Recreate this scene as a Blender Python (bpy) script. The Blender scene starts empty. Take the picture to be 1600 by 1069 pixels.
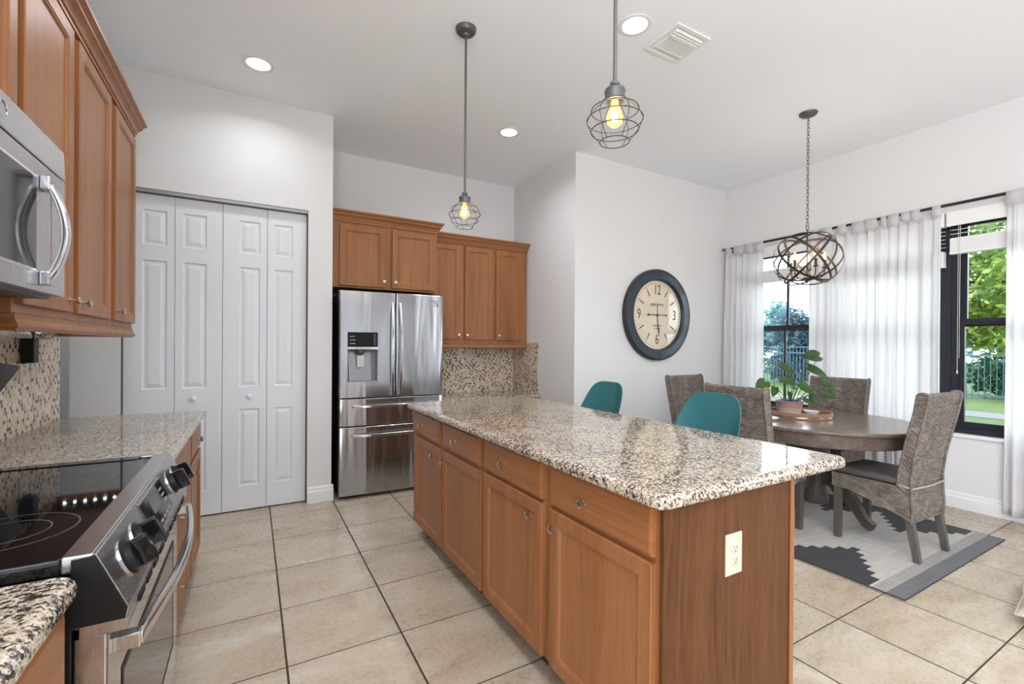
import bpy, math, random
from math import sin, cos, pi, radians, sqrt
from mathutils import Vector, Matrix, noise as mnoise

# ------------------------------------------------------------------ camera, world, exposure
sc = bpy.context.scene
COL = sc.collection
YAW, ROLL, PITCH = radians(29.6333), radians(0.41512), radians(-0.15058)
Fv = Vector((sin(YAW)*cos(PITCH), cos(YAW)*cos(PITCH), sin(PITCH)))
Rv = Vector((cos(YAW), -sin(YAW), 0)); Uv = Rv.cross(Fv)
R2 = Rv*cos(ROLL)+Uv*sin(ROLL); U2 = Uv*cos(ROLL)-Rv*sin(ROLL)
cam_d = bpy.data.cameras.new('camera'); cam = bpy.data.objects.new('camera', cam_d); COL.objects.link(cam)
cam.matrix_world = Matrix(((R2.x, U2.x, -Fv.x, 0), (R2.y, U2.y, -Fv.y, 0), (R2.z, U2.z, -Fv.z, 1.32), (0, 0, 0, 1)))
cam_d.sensor_width = 36; cam_d.sensor_fit = 'HORIZONTAL'; cam_d.lens = 714.238/1600*36
cam_d.shift_y = (543.2-534.5)/1600; cam_d.clip_start = 0.02; cam_d.clip_end = 400
sc.camera = cam

world = bpy.data.worlds.new('overcast sky'); sc.world = world; world.use_nodes = True
bg = world.node_tree.nodes['Background']; bg.inputs[0].default_value = (0.90, 0.945, 1.05, 1); bg.inputs[1].default_value = 5.4
CAN_POWER = 6.0
sun_d = bpy.data.lights.new('sun', 'SUN'); sun_d.energy = 2.5; sun_d.angle = radians(6); sun_d.color = (1, .96, .88)
sun = bpy.data.objects.new('sun', sun_d); COL.objects.link(sun)
sun.rotation_euler = Vector((0.62, -0.25, -0.74)).to_track_quat('-Z', 'Y').to_euler()
sc.view_settings.view_transform = 'Standard'; sc.view_settings.look = 'None'
sc.view_settings.gamma = 1; sc.view_settings.use_curve_mapping = False
sc.view_settings.exposure = 0.42
CEIL = 3.264
def can_light(x, y, power=CAN_POWER):
    d = bpy.data.lights.new('can_lamp', 'AREA'); d.shape = 'DISK'; d.size = .13; d.energy = power; d.spread = radians(150); d.color = (.90, .955, 1.04)
    o = bpy.data.objects.new('can_lamp', d); COL.objects.link(o); o.location = (x, y, CEIL-.012)
CANS_SEEN = [(0.03, 3.63), (2.016, 3.63), (1.997, 2.041)]
for x, y in CANS_SEEN + [(0.03, 2.04), (0.03, 0.4), (2.0, 0.4), (0.2, -1.4), (2.2, -1.4), (4.0, -1.4)]:
    can_light(x, y, 3.6 if (x < 1 and y > 3) else CAN_POWER)
can_light(-1.75, 4.4, 5)  # unseen lamp added to brighten the dim hall
for ux, uy, up in ((0.1, -1.2, 78.0), (2.2, -2.0, 12.0)):      # unseen lamps added behind the camera to brighten the ceiling
    d = bpy.data.lights.new('fill_uplight', 'AREA'); d.shape = 'DISK'; d.size = .35; d.energy = up; d.color = (.93, .965, 1)
    o = bpy.data.objects.new('fill_uplight', d); COL.objects.link(o); o.location = (ux, uy, 1.85); o.rotation_euler = (pi, 0, 0)

# ------------------------------------------------------------------ node helpers / materials
def srgb(r, g, b):
    f = lambda c: (c/255/12.92 if c/255 <= .04045 else ((c/255+.055)/1.055)**2.4)
    return (f(r), f(g), f(b), 1)
class NT:
    def __init__(s, name):
        s.m = bpy.data.materials.new(name); s.m.use_nodes = True; s.t = s.m.node_tree; s.b = s.t.nodes['Principled BSDF']; s.out = s.t.nodes['Material Output']
    def _set(s, node, sock, v):
        if v is None: return
        i = node.inputs[sock] if not isinstance(sock, int) else node.inputs[sock]
        if isinstance(v, bpy.types.NodeSocket): s.t.links.new(v, i)
        else: i.default_value = v
    def n(s, typ, ins=None, out=0, **props):
        nd = s.t.nodes.new('ShaderNode'+typ)
        for k, v in props.items(): setattr(nd, k, v)
        for k, v in (ins or {}).items(): s._set(nd, k, v)
        return nd.outputs[out]
    def math(s, op, a, b=None, c=None):
        ins = {0: a}
        if b is not None: ins[1] = b
        if c is not None: ins[2] = c
        return s.n('Math', ins, operation=op)
    def obj(s): return s.n('TexCoord', out='Object')
    def uv(s): return s.n('TexCoord', out='UV')
    def map(s, vec, scale=(1, 1, 1), loc=(0, 0, 0)): return s.n('Mapping', {'Vector': vec, 'Scale': scale, 'Location': loc})
    def noise(s, vec, scale, detail=4, rough=.55, out=0, dist=0): return s.n('TexNoise', {'Vector': vec, 'Scale': scale, 'Detail': detail, 'Roughness': rough, 'Distortion': dist}, out=out)
    def ramp(s, fac, stops, interp='LINEAR'):
        nd = s.t.nodes.new('ShaderNodeValToRGB'); cr = nd.color_ramp; cr.interpolation = interp
        while len(cr.elements) < len(stops): cr.elements.new(.5)
        for e, (p, c) in zip(cr.elements, stops): e.position = p; e.color = c
        s._set(nd, 0, fac); return nd.outputs[0]
    def mix(s, fac, a, b, mode='MIX'):
        nd = s.t.nodes.new('ShaderNodeMix'); nd.data_type = 'RGBA'; nd.blend_type = mode
        s._set(nd, 0, fac); s._set(nd, 6, a); s._set(nd, 7, b); return nd.outputs[2]
    def sep(s, v):
        nd = s.t.nodes.new('ShaderNodeSeparateXYZ'); s._set(nd, 0, v); return nd.outputs
    def bump(s, h, strength=.3, dist=.002):
        s._set(s.b, 'Normal', s.n('Bump', {'Height': h, 'Strength': strength, 'Distance': dist}))
    def set(s, **kw):
        names = dict(color='Base Color', rough='Roughness', metal='Metallic', spec='Specular IOR Level', coat='Coat Weight', coat_rough='Coat Roughness', trans='Transmission Weight', ecol='Emission Color', estr='Emission Strength', alpha='Alpha', ior='IOR', sheen='Sheen Weight', aniso='Anisotropic')
        for k, v in kw.items(): s._set(s.b, names[k], v)
        return s
def plain(name, col, rough=.5, metal=0, **kw):
    return NT(name).set(color=col, rough=rough, metal=metal, **kw).m
def emis(name, col, strength):
    return NT(name).set(color=(.02, .02, .02, 1), ecol=col, estr=strength).m

def wood(name, axis, dark, mid, light, rough=.38, fig=1.0):
    t = NT(name); o = t.obj(); k = [9., 9., 9.]; k[axis] = .7
    kk = [60., 60., 60.]; kk[axis] = 2.2
    a = t.noise(t.map(o, k), 1.4*fig, 5, .6, dist=.6); b = t.noise(t.map(o, kk), 1.6, 3, .5)
    f = t.math('ADD', t.math('MULTIPLY', a, .7), t.math('MULTIPLY', b, .3))
    c = t.ramp(f, [(.3, dark), (.5, mid), (.72, light)])
    t.set(color=c, rough=rough, spec=.32); t.bump(b, .08, .001); return t.m
WD, WM, WL = srgb(124, 78, 46), srgb(148, 97, 59), srgb(163, 111, 71)
M = {}
M['wood_z'] = wood('cabinet wood upright grain', 2, WD, WM, WL)
M['wood_x'] = wood('cabinet wood level grain', 0, WD, WM, WL)
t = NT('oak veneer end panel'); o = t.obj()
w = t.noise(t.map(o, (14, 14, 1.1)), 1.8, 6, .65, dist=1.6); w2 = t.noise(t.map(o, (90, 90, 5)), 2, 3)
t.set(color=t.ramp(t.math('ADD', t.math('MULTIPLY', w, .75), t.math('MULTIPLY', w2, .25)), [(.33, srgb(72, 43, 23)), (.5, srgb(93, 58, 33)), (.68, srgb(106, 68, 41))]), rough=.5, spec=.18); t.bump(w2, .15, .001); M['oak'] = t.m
M['cab_in'] = plain('cabinet shadow gap', srgb(70, 40, 24), .6)
M['toe'] = plain('dark toe kick', srgb(66, 40, 26), .6)

t = NT('speckled granite'); o = t.obj()
vd = t.n('VectorMath', {0: o, 1: t.n('VectorMath', {0: t.n('TexNoise', {'Vector': o, 'Scale': 210., 'Detail': 2.}, out='Color'), 1: (.0075, .0075, .0075)}, operation='MULTIPLY')}, operation='ADD')
v1 = t.n('TexVoronoi', {'Vector': vd, 'Scale': 150., 'Randomness': 1.}, out='Color')
v2 = t.n('TexVoronoi', {'Vector': t.map(vd, (1, 1, 1), (3, 5, 7)), 'Scale': 260., 'Randomness': 1.}, out='Color')
nn = t.noise(o, 90, 4, .7); big = t.noise(o, 7, 2)
s1 = t.sep(v1); s2 = t.sep(v2)
f1 = t.math('ADD', t.math('MULTIPLY', s1[0], .62), t.math('MULTIPLY', t.math('SUBTRACT', nn, .5), 1.1))
f1 = t.math('ADD', f1, t.math('MULTIPLY', t.math('SUBTRACT', big, .5), .5))
c1 = t.ramp(f1, [(.0, srgb(46, 44, 46)), (.13, srgb(84, 76, 72)), (.2, srgb(140, 122, 106)), (.3, srgb(180, 164, 142)), (.42, srgb(196, 182, 160)), (.56, srgb(206, 200, 188)), (.68, srgb(172, 146, 114)), (.85, srgb(126, 116, 108))])
dark = t.math('GREATER_THAN', t.math('ADD', s2[0], t.math('MULTIPLY', t.math('SUBTRACT', nn, .5), .8)), .90)
c2 = t.mix(t.math('MULTIPLY', dark, .88), c1, srgb(52, 49, 50))
t.set(color=c2, rough=.07, spec=.55); M['granite'] = t.m

t = NT('travertine look floor tile'); o = t.obj(); xyz = t.sep(o)
PX, PY, X0, Y0 = .4725, .4645, .1315, 2.074
dx = t.math('PINGPONG', t.math('SUBTRACT', xyz[0], X0-20*PX), PX/2); dy = t.math('PINGPONG', t.math('SUBTRACT', xyz[1], Y0-20*PY), PY/2)
g = t.math('LESS_THAN', t.math('MINIMUM', t.math('SUBTRACT', dx, .0012), dy), .0032)
ids = t.n('CombineXYZ', {0: t.math('FLOOR', t.math('DIVIDE', t.math('SUBTRACT', xyz[0], X0), PX)), 1: t.math('FLOOR', t.math('DIVIDE', t.math('SUBTRACT', xyz[1], Y0), PY))})
wn = t.n('TexWhiteNoise', {'Vector': ids}, out='Color')
vo = t.n('VectorMath', {0: o, 1: t.n('VectorMath', {0: wn, 1: (7., 7., 7.)}, operation='MULTIPLY')}, operation='ADD')
a = t.noise(t.n('Mapping', {'Vector': vo, 'Rotation': (0, 0, .5), 'Scale': (1, 2.4, 1)}), 1.7, 9, .66, dist=1.1); b = t.noise(vo, 48, 4, .7)
f = t.math('ADD', t.math('MULTIPLY', a, .86), t.math('MULTIPLY', b, .14))
c = t.ramp(f, [(.30, srgb(158, 141, 118)), (.44, srgb(180, 164, 142)), (.54, srgb(190, 176, 156)), (.68, srgb(204, 194, 180))])
c = t.mix(t.math('MULTIPLY', t.sep(wn)[0], .1), c, srgb(160, 146, 126))
c = t.mix(g, c, srgb(66, 52, 42)); t.set(color=c, rough=t.math('ADD', t.math('MULTIPLY', g, .5), t.math('ADD', .2, t.math('MULTIPLY', b, .16))), spec=.45)
t.bump(t.math('ADD', t.math('MULTIPLY', g, -1.), t.math('MULTIPLY', b, .06)), .35, .002); M['tile'] = t.m

t = NT('mosaic tile'); u = t.sep(t.uv()); C = .0175
row = t.math('FLOOR', t.math('DIVIDE', u[1], C)); us = t.math('ADD', u[0], t.math('MULTIPLY', t.math('MODULO', t.math('ADD', row, 200.), 2.), C*.5))
colm = t.math('FLOOR', t.math('DIVIDE', us, C))
wn = t.n('TexWhiteNoise', {'Vector': t.n('CombineXYZ', {0: colm, 1: row})}, out='Color'); ws = t.sep(wn)
lat = t.math('LESS_THAN', t.math('MODULO', t.math('ADD', t.math('ADD', colm, t.math('MULTIPLY', t.math('FLOOR', t.math('DIVIDE', row, 2.)), 2.)), 4000.), 3.), .5)
dk = t.math('MAXIMUM', t.math('MULTIPLY', lat, t.math('LESS_THAN', ws[0], .45)), t.math('LESS_THAN', ws[0], .04))
light = t.ramp(ws[1], [(0, srgb(214, 197, 172)), (.4, srgb(200, 180, 152)), (.7, srgb(226, 213, 193)), (.9, srgb(190, 164, 134))], 'CONSTANT')
drk = t.ramp(ws[2], [(0, srgb(58, 42, 32)), (.5, srgb(88, 64, 48)), (.8, srgb(104, 92, 82))], 'CONSTANT')
gx = t.math('PINGPONG', us, C/2); gy = t.math('PINGPONG', u[1], C/2); gr = t.math('LESS_THAN', t.math('MINIMUM', gx, gy), .0007)
t.set(color=t.mix(gr, t.mix(dk, light, drk), srgb(206, 190, 168)), rough=t.math('ADD', .18, t.math('MULTIPLY', gr, .5)))
t.bump(t.math('MULTIPLY', gr, -1.), .3, .001); M['mosaic'] = t.m

def painted(name, col, rough=.6, amount=.06, scale=180):
    t = NT(name); t.set(color=col, rough=rough, spec=.3); t.bump(t.noise(t.obj(), scale, 3), amount, .002); return t.m
M['wall'] = painted('warm white wall paint', (.755, .745, .73, 1))
M['ceil'] = painted('knockdown ceiling paint', (.93, .955, .985, 1), .8, .25, 45)
M['white'] = painted('white satin paint', (.80, .81, .83, 1), .35, .02)
M['trimw'] = painted('white trim paint', (.82, .82, .81, 1), .4, .02)
M['knobw'] = plain('white knob', (.86, .86, .85, 1), .25)
t = NT('brushed stainless'); o = t.obj()
br = t.noise(t.map(o, (3, 3, 260)), 3, 3, .6); wv = t.noise(t.map(o, (5.5, 5.5, .55)), 1.3, 2, .5, dist=.5)
t.set(color=(.43, .43, .44, 1), metal=1, rough=t.math('ADD', .16, t.math('MULTIPLY', br, .1))); t.bump(t.math('ADD', t.math('MULTIPLY', wv, 1.), t.math('MULTIPLY', br, .001)), .5, .02); M['steel_f'] = t.m
t = NT('stainless'); o = t.obj(); br = t.noise(t.map(o, (260, 260, 3)), 3, 3, .6)
t.set(color=(.56, .56, .57, 1), metal=1, rough=t.math('ADD', .2, t.math('MULTIPLY', br, .12))); M['steel'] = t.m
M['chrome'] = plain('satin handle metal', (.7, .7, .71, 1), .16, 1)
M['nickel'] = plain('brushed nickel', srgb(206, 190, 172), .26, 1)
M['black'] = plain('black enamel', (.008, .008, .009, 1), .45, spec=.3)
M['blackgloss'] = plain('black glass', (.008, .008, .009, 1), .06, spec=.6)
M['cooktop'] = plain('ceramic glass cooktop', (.006, .006, .007, 1), .035, spec=.7)
M['ring'] = plain('burner ring print', (.09, .09, .09, 1), .3)
M['darkgrey'] = plain('dark grey plastic', (.05, .05, .055, 1), .4)
M['grey'] = plain('grey plastic', (.25, .25, .26, 1), .4)
M['dgrey2'] = plain('dim display glass', (.10, .10, .10, 1), .3)
M['doorsteel'] = plain('polished door steel', (.50, .50, .51, 1), .09, 1)
M['print'] = plain('pale print', (.55, .55, .55, 1), .5)
M['ivory'] = plain('ivory plastic', srgb(206, 191, 172), .3)
M['ivory_d'] = plain('outlet slot', (.06, .05, .04, 1), .5)
M['iron'] = plain('aged grey iron', (.13, .125, .12, 1), .5, .55)
M['cage'] = plain('dark cage wire', (.022, .02, .018, 1), .5)
M['rod'] = plain('black rod metal', (.03, .03, .032, 1), .4, .4)
M['bronze'] = plain('dark bronze', (.055, .046, .042, 1), .45, .6)
M['winframe'] = plain('black window frame', (.012, .014, .022, 1), .4)
M['can'] = emis('lit diffuser', (1, .98, .95, 1), 7)
t = NT('glowing amber glass'); e_ = t.n('Emission', {'Color': (1, .50, .17, 1), 'Strength': 2.2}); t.t.links.new(t.n('MixShader', {0: .55, 1: t.n('BsdfTransparent'), 2: e_}), t.out.inputs[0]); M['bulb'] = t.m
M['fila'] = emis('filament', (1, .82, .5, 1), 12)
M['led'] = emis('led dot', (1, 1, 1, 1), 25)
M['teal'] = plain('teal moulded plastic', srgb(44, 104, 108), .38)
M['stoolwood'] = plain('pale stool leg wood', srgb(176, 140, 100), .5)
M['greywood'] = wood('grey washed leg wood', 2, srgb(66, 63, 57), srgb(86, 82, 75), srgb(100, 96, 88), .55)
M['tabletop'] = wood('weathered brown table wood', 0, srgb(86, 73, 66), srgb(112, 98, 89), srgb(132, 119, 110), .22)
M['tablebase'] = wood('weathered base wood', 2, srgb(62, 54, 50), srgb(82, 73, 68), srgb(98, 89, 82), .5)
M['leather'] = plain('dark taupe cushion', srgb(84, 76, 74), .45)
M['tie'] = plain('pale cushion tie', srgb(176, 166, 156), .8)
t = NT('woven rattan'); u = t.sep(t.uv())
wn = t.n('TexWhiteNoise', {'Vector': t.n('CombineXYZ', {0: t.math('FLOOR', t.math('DIVIDE', u[1], .0135)), 1: t.math('FLOOR', t.math('ADD', t.math('DIVIDE', u[0], .026), t.math('MULTIPLY', t.math('FLOOR', t.math('DIVIDE', u[1], .0135)), .5)))})})
f = t.math('ADD', t.math('MULTIPLY', wn, .3), t.math('MULTIPLY', t.noise(t.obj(), 14, 3), .7))
t.set(color=t.ramp(f, [(.2, srgb(84, 75, 67)), (.5, srgb(112, 102, 93)), (.8, srgb(144, 135, 126))]), rough=.6); M['rattan'] = t.m
def cloth(name, col, transl=.5, transp=.08):
    t = NT(name); d = t.n('BsdfDiffuse', {'Color': col}); r = t.n('BsdfTranslucent', {'Color': col})
    m = t.n('MixShader', {0: transl, 1: d, 2: r}); x = t.n('BsdfTransparent')
    m2 = t.n('MixShader', {0: transp, 1: m, 2: x}); t.t.links.new(m2, t.out.inputs[0]); return t.m
M['curtain'] = cloth('semi sheer white linen', (.96, .948, .953, 1), .6, .12)
M['blind'] = plain('white blind slat', (.86, .86, .85, 1), .4)
M['cord'] = plain('white cord', (.7, .7, .68, 1), .6)
t = NT('window glass'); gl = t.n('BsdfGlossy', {'Color': (1, 1, 1, 1), 'Roughness': .02}); tr = t.n('BsdfTransparent', {'Color': (.93, .97, .97, 1)})
fr = t.n('Fresnel', {'IOR': 1.45}); t.t.links.new(t.n('MixShader', {0: t.math('MULTIPLY', fr, .7), 1: tr, 2: gl}), t.out.inputs[0]); M['glass'] = t.m
t = NT('aged cream clock paper'); f = t.noise(t.obj(), 5, 4); t.set(color=t.ramp(f, [(.3, srgb(214, 196, 168)), (.7, srgb(228, 214, 192))]), rough=.5, coat=1., coat_rough=.03); M['clockface'] = t.m
M['clockrim'] = plain('blue black painted rim', (.022, .034, .05, 1), .28)
M['clockside'] = plain('black brown rim side', (.02, .016, .013, 1), .4)
M['clockink'] = plain('faded charcoal ink', srgb(72, 68, 66), .6)
M['clockhand'] = plain('dark hand', srgb(64, 72, 82), .4)
t = NT('rug weave'); o = t.sep(t.obj())   # local: x across 0..1.56, y along 0..2.44
ed = t.math('MINIMUM', o[0], t.math('SUBTRACT', 1.56, o[0])); st = .0485
yq = t.math('MULTIPLY', t.math('FLOOR', t.math('DIVIDE', t.math('SUBTRACT', o[1], .165), st)), st)
tri = t.math('PINGPONG', yq, .2425); lim = t.math('ADD', .14, t.math('MULTIPLY', tri, 1.45))
body = t.math('MULTIPLY', t.math('GREATER_THAN', o[1], .165), t.math('LESS_THAN', o[1], 2.275)); blk = t.math('MULTIPLY', t.math('LESS_THAN', ed, lim), body)
st1 = t.noise(t.map(t.obj(), (90, 2, 1)), 2., 3, .6); st1 = t.math('ADD', t.math('MULTIPLY', st1, .5), t.math('MULTIPLY', t.noise(t.map(t.obj(), (2, 120, 1)), 2., 2), .5))
li = t.ramp(st1, [(.35, srgb(150, 144, 136)), (.5, srgb(182, 176, 167)), (.65, srgb(200, 195, 187))]); dkc = t.ramp(st1, [(.35, srgb(12, 12, 14)), (.6, srgb(36, 36, 39))]); gyc = t.ramp(st1, [(.35, srgb(74, 72, 74)), (.6, srgb(110, 108, 110))])
end = t.math('MINIMUM', o[1], t.math('SUBTRACT', 2.44, o[1]))
cc = t.mix(t.math('MULTIPLY', t.math('LESS_THAN', end, .15), .45), li, gyc); cc = t.mix(t.math('LESS_THAN', end, .085), cc, gyc); cc = t.mix(blk, cc, dkc)
t.set(color=cc, rough=.95, spec=.1, sheen=.2); t.bump(st1, .4, .002); M['rug'] = t.m
M['rugedge'] = plain('dark rug binding', srgb(48, 44, 42), .9)
M['trayw'] = wood('rustic tray wood', 0, srgb(112, 78, 60), srgb(150, 112, 90), srgb(178, 144, 122), .5)
t = NT('glazed striped pot'); o = t.sep(t.obj()); f = t.math('ADD', t.math('DIVIDE', o[2], .118), t.math('MULTIPLY', t.math('SUBTRACT', t.noise(t.obj(), 30, 4), .5), .25))
t.set(color=t.ramp(f, [(0, srgb(206, 192, 178)), (.2, srgb(196, 178, 166)), (.3, srgb(158, 160, 156)), (.48, srgb(164, 152, 134)), (.56, srgb(158, 128, 84)), (.74, srgb(160, 122, 110)), (.86, srgb(138, 112, 136))]), rough=.25); M['pot'] = t.m
M['soil'] = plain('potting soil', srgb(52, 40, 32), .9)
t = NT('glossy green leaf'); f = t.noise(t.obj(), 9, 3); t.set(color=t.ramp(f, [(.3, srgb(28, 56, 20)), (.7, srgb(66, 104, 36))]), rough=.3, spec=.5)
tr = t.n('BsdfTranslucent', {'Color': srgb(120, 160, 60)}); t.t.links.new(t.n('MixShader', {0: .25, 1: t.b.outputs[0], 2: tr}), t.out.inputs[0]); M['leaf'] = t.m
M['stem'] = plain('plant stem', srgb(58, 84, 44), .5)
M['porcelain'] = plain('white porcelain', (.85, .85, .86, 1), .12)
M['beige'] = painted('beige cotton cushion', srgb(196, 182, 160), .9, .4, 300)
# outdoors
def foliage(name, a, b, c):
    t = NT(name); f = t.noise(t.obj(), 1.1, 4, .7); w = t.n('TexWhiteNoise', {'Vector': t.map(t.n('VectorMath', {0: t.map(t.obj(), (6, 6, 6))}, operation='FLOOR'), (1, 1, 1))})
    t.set(color=t.ramp(t.math('ADD', t.math('MULTIPLY', f, .6), t.math('MULTIPLY', w, .4)), [(.25, a), (.5, b), (.75, c)]), rough=.5)
    tr = t.n('BsdfTranslucent', {'Color': c}); t.t.links.new(t.n('MixShader', {0: .4, 1: t.b.outputs[0], 2: tr}), t.out.inputs[0]); return t.m
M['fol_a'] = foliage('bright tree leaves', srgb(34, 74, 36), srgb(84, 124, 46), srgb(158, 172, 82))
M['fol_b'] = foliage('haze tinted distant leaves', srgb(46, 86, 92), srgb(68, 114, 118), srgb(104, 146, 146))  # bluish haze of distance is mixed into the leaf colour
M['fol_c'] = foliage('hedge leaves', srgb(18, 52, 38), srgb(34, 80, 52), srgb(62, 110, 66)); M['fol_d'] = foliage('haze tinted hedge leaves', srgb(24, 50, 66), srgb(42, 78, 92), srgb(74, 112, 120))  # second hedge material has distance haze painted in as blue
M['bark'] = plain('tree bark', srgb(62, 54, 48), .9)
t = NT('lawn grass'); f = t.noise(t.obj(), 3, 6, .75); t.set(color=t.ramp(f, [(.3, srgb(46, 66, 18)), (.55, srgb(66, 88, 28)), (.75, srgb(92, 106, 44))]), rough=.9); t.bump(t.noise(t.obj(), 40, 3), .8, .05); M['lawn'] = t.m
M['path'] = painted('pale concrete path', srgb(98, 96, 98), .9, .2, 30)
M['fence'] = plain('dark green grey iron fence', srgb(44, 70, 84), .5)

# ------------------------------------------------------------------ mesh helpers
class MB:
    def __init__(s): s.v = []; s.f = []; s.uv = {}; s.T = None; s.mi = {}
    def add(s, vs, fs, uvs=None, mi=0):
        n = len(s.v)
        s.v += [tuple(s.T @ Vector(p)) if s.T else tuple(p) for p in vs]
        for k, f in enumerate(fs):
            if uvs: s.uv[len(s.f)] = [uvs[i] for i in f]
            if mi: s.mi[len(s.f)] = mi
            s.f.append([i+n for i in f])
        return s
    def box(s, x0, x1, y0, y1, z0, z1, mi=0):
        vs = [(x, y, z) for z in (z0, z1) for y in (y0, y1) for x in (x0, x1)]
        return s.add(vs, [(0, 2, 3, 1), (4, 5, 7, 6), (0, 1, 5, 4), (2, 6, 7, 3), (0, 4, 6, 2), (1, 3, 7, 5)], mi=mi)
    def loops(s, L, cap0=True, cap1=True, closed=True, mi=0):
        n = len(L[0]); vs = [p for l in L for p in l]; fs = []
        for i in range(len(L)-1):
            for j in range(n if closed else n-1):
                a, b = i*n+j, i*n+(j+1) % n; fs.append((a, b, b+n, a+n))
        if cap0: fs.append(tuple(range(n-1, -1, -1)))
        if cap1: fs.append(tuple((len(L)-1)*n+j for j in range(n)))
        return s.add(vs, fs, mi=mi)
    def lathe(s, prof, seg=24, org=(0, 0, 0), axis='z', cap=True, mi=0):
        L = []
        for r, h in prof:
            l = []
            for k in range(seg):
                a = 2*pi*k/seg; c, d = r*cos(a), r*sin(a)
                p = (c, d, h) if axis == 'z' else ((c, -h, d) if axis == '-y' else (h, c, d))
                l.append((p[0]+org[0], p[1]+org[1], p[2]+org[2]))
            L.append(l)
        return s.loops(L, cap, cap, mi=mi)
    def tube(s, pts, r, seg=8, closed=False, cap=True, mi=0):
        pts = [Vector(p) for p in pts]; n = len(pts); L = []; up = None
        for i in range(n):
            if closed: t = pts[(i+1) % n]-pts[i-1]
            else: t = pts[min(i+1, n-1)]-pts[max(i-1, 0)]
            t.normalize()
            if up is None: up = t.orthogonal().normalized()
            up = (up-t*up.dot(t)); up = up.normalized() if up.length > 1e-6 else t.orthogonal().normalized()
            q = t.cross(up); rr = r[i] if isinstance(r, (list, tuple)) else r
            L.append([tuple(pts[i]+up*rr*cos(2*pi*k/seg)+q*rr*sin(2*pi*k/seg)) for k in range(seg)])
        if closed: L.append(L[0]); cap = False
        return s.loops(L, cap, cap, mi=mi)
    def bar(s, pts, w, h, upv=(0, 0, 1), closed=False, mi=0):
        pts = [Vector(p) for p in pts]; n = len(pts); L = []; uv = Vector(upv)
        for i in range(n):
            t = (pts[(i+1) % n]-pts[i-1]) if closed else pts[min(i+1, n-1)]-pts[max(i-1, 0)]
            t.normalize(); q = t.cross(uv).normalized(); u = q.cross(t)
            L.append([tuple(pts[i]+q*a*w/2+u*b*h/2) for a, b in ((-1, -1), (1, -1), (1, 1), (-1, 1))])
        if closed: L.append(L[0])
        return s.loops(L, not closed, not closed, mi=mi)
    def prism(s, poly, axis, a, b, mi=0):      # poly of 2-tuples; axis 'x': (y,z), 'y': (x,z), 'z': (x,y)
        f = {'x': lambda p, h: (h, p[0], p[1]), 'y': lambda p, h: (p[0], h, p[1]), 'z': lambda p, h: (p[0], p[1], h)}[axis]
        return s.loops([[f(p, a) for p in poly], [f(p, b) for p in poly]], mi=mi)
    def panel(s, x0, x1, z0, z1, steps, yb=0, mi=0):   # nested rectangles facing -Y: (inset, height above yb)
        L = [[(x0+i, yb-d, z0+i), (x1-i, yb-d, z0+i), (x1-i, yb-d, z1-i), (x0+i, yb-d, z1-i)] for i, d in steps]
        return s.loops(L, mi=mi)
    def grid(s, P, nu, nv, Lu=1, Lv=1, mi=0):
        vs = [P(i/nu, j/nv) for j in range(nv+1) for i in range(nu+1)]; uvs = [(i/nu*Lu, j/nv*Lv) for j in range(nv+1) for i in range(nu+1)]
        return s.add(vs, [(j*(nu+1)+i, j*(nu+1)+i+1, (j+1)*(nu+1)+i+1, (j+1)*(nu+1)+i) for j in range(nv) for i in range(nu)], uvs, mi)
    def build(s, name, mat, parent=None, smooth=35, bevel=0, seg=2, loc=None, fix=True):
        me = bpy.data.meshes.new(name); me.from_pydata(s.v, [], s.f)
        for m in (mat if isinstance(mat, (list, tuple)) else [mat]): me.materials.append(m)
        for k, i in s.mi.items(): me.polygons[k].material_index = i
        if fix:
            import bmesh
            b = bmesh.new(); b.from_mesh(me); b.faces.ensure_lookup_table(); bmesh.ops.recalc_face_normals(b, faces=b.faces); b.to_mesh(me); b.free()
        uvl = me.uv_layers.new(name='UVMap').data
        for p in me.polygons:
            q = s.uv.get(p.index); n = p.normal
            for k, li in enumerate(p.loop_indices):
                if q:
                    vi = me.loops[li].vertex_index; fi = s.f[p.index].index(vi); uvl[li].uv = q[fi]
                else:
                    c = me.vertices[me.loops[li].vertex_index].co
                    uvl[li].uv = (c.x, c.y) if abs(n.z) > .6 else ((c.x, c.z) if abs(n.y) >= abs(n.x) else (c.y, c.z))
        if smooth:
            me.polygons.foreach_set('use_smooth', [True]*len(me.polygons)); me.set_sharp_from_angle(angle=radians(smooth))
        ob = bpy.data.objects.new(name, me); COL.objects.link(ob); ob.parent = parent
        if loc: ob.location = loc
        if bevel:
            bm = ob.modifiers.new('bevel', 'BEVEL'); bm.width = bevel; bm.segments = seg; bm.limit_method = 'ANGLE'; bm.angle_limit = radians(40)
        return ob
def tag(o, label=None, cat=None, group=None, kind=None):
    for k, v in (('label', label), ('category', cat), ('group', group), ('kind', kind)):
        if v: o[k] = v
    return o
def thing(name, label, cat, loc=(0, 0, 0), rotz=0, group=None):
    o = bpy.data.objects.new(name, None); COL.objects.link(o); o.empty_display_size = .1
    o.location = loc; o.rotation_euler = (0, 0, rotz); return tag(o, label, cat, group)
def lab(o, l): o['label'] = l; return o
def struct(name, mb, mat, **kw): return tag(mb.build(name, mat, **kw), kind='structure')
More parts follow.
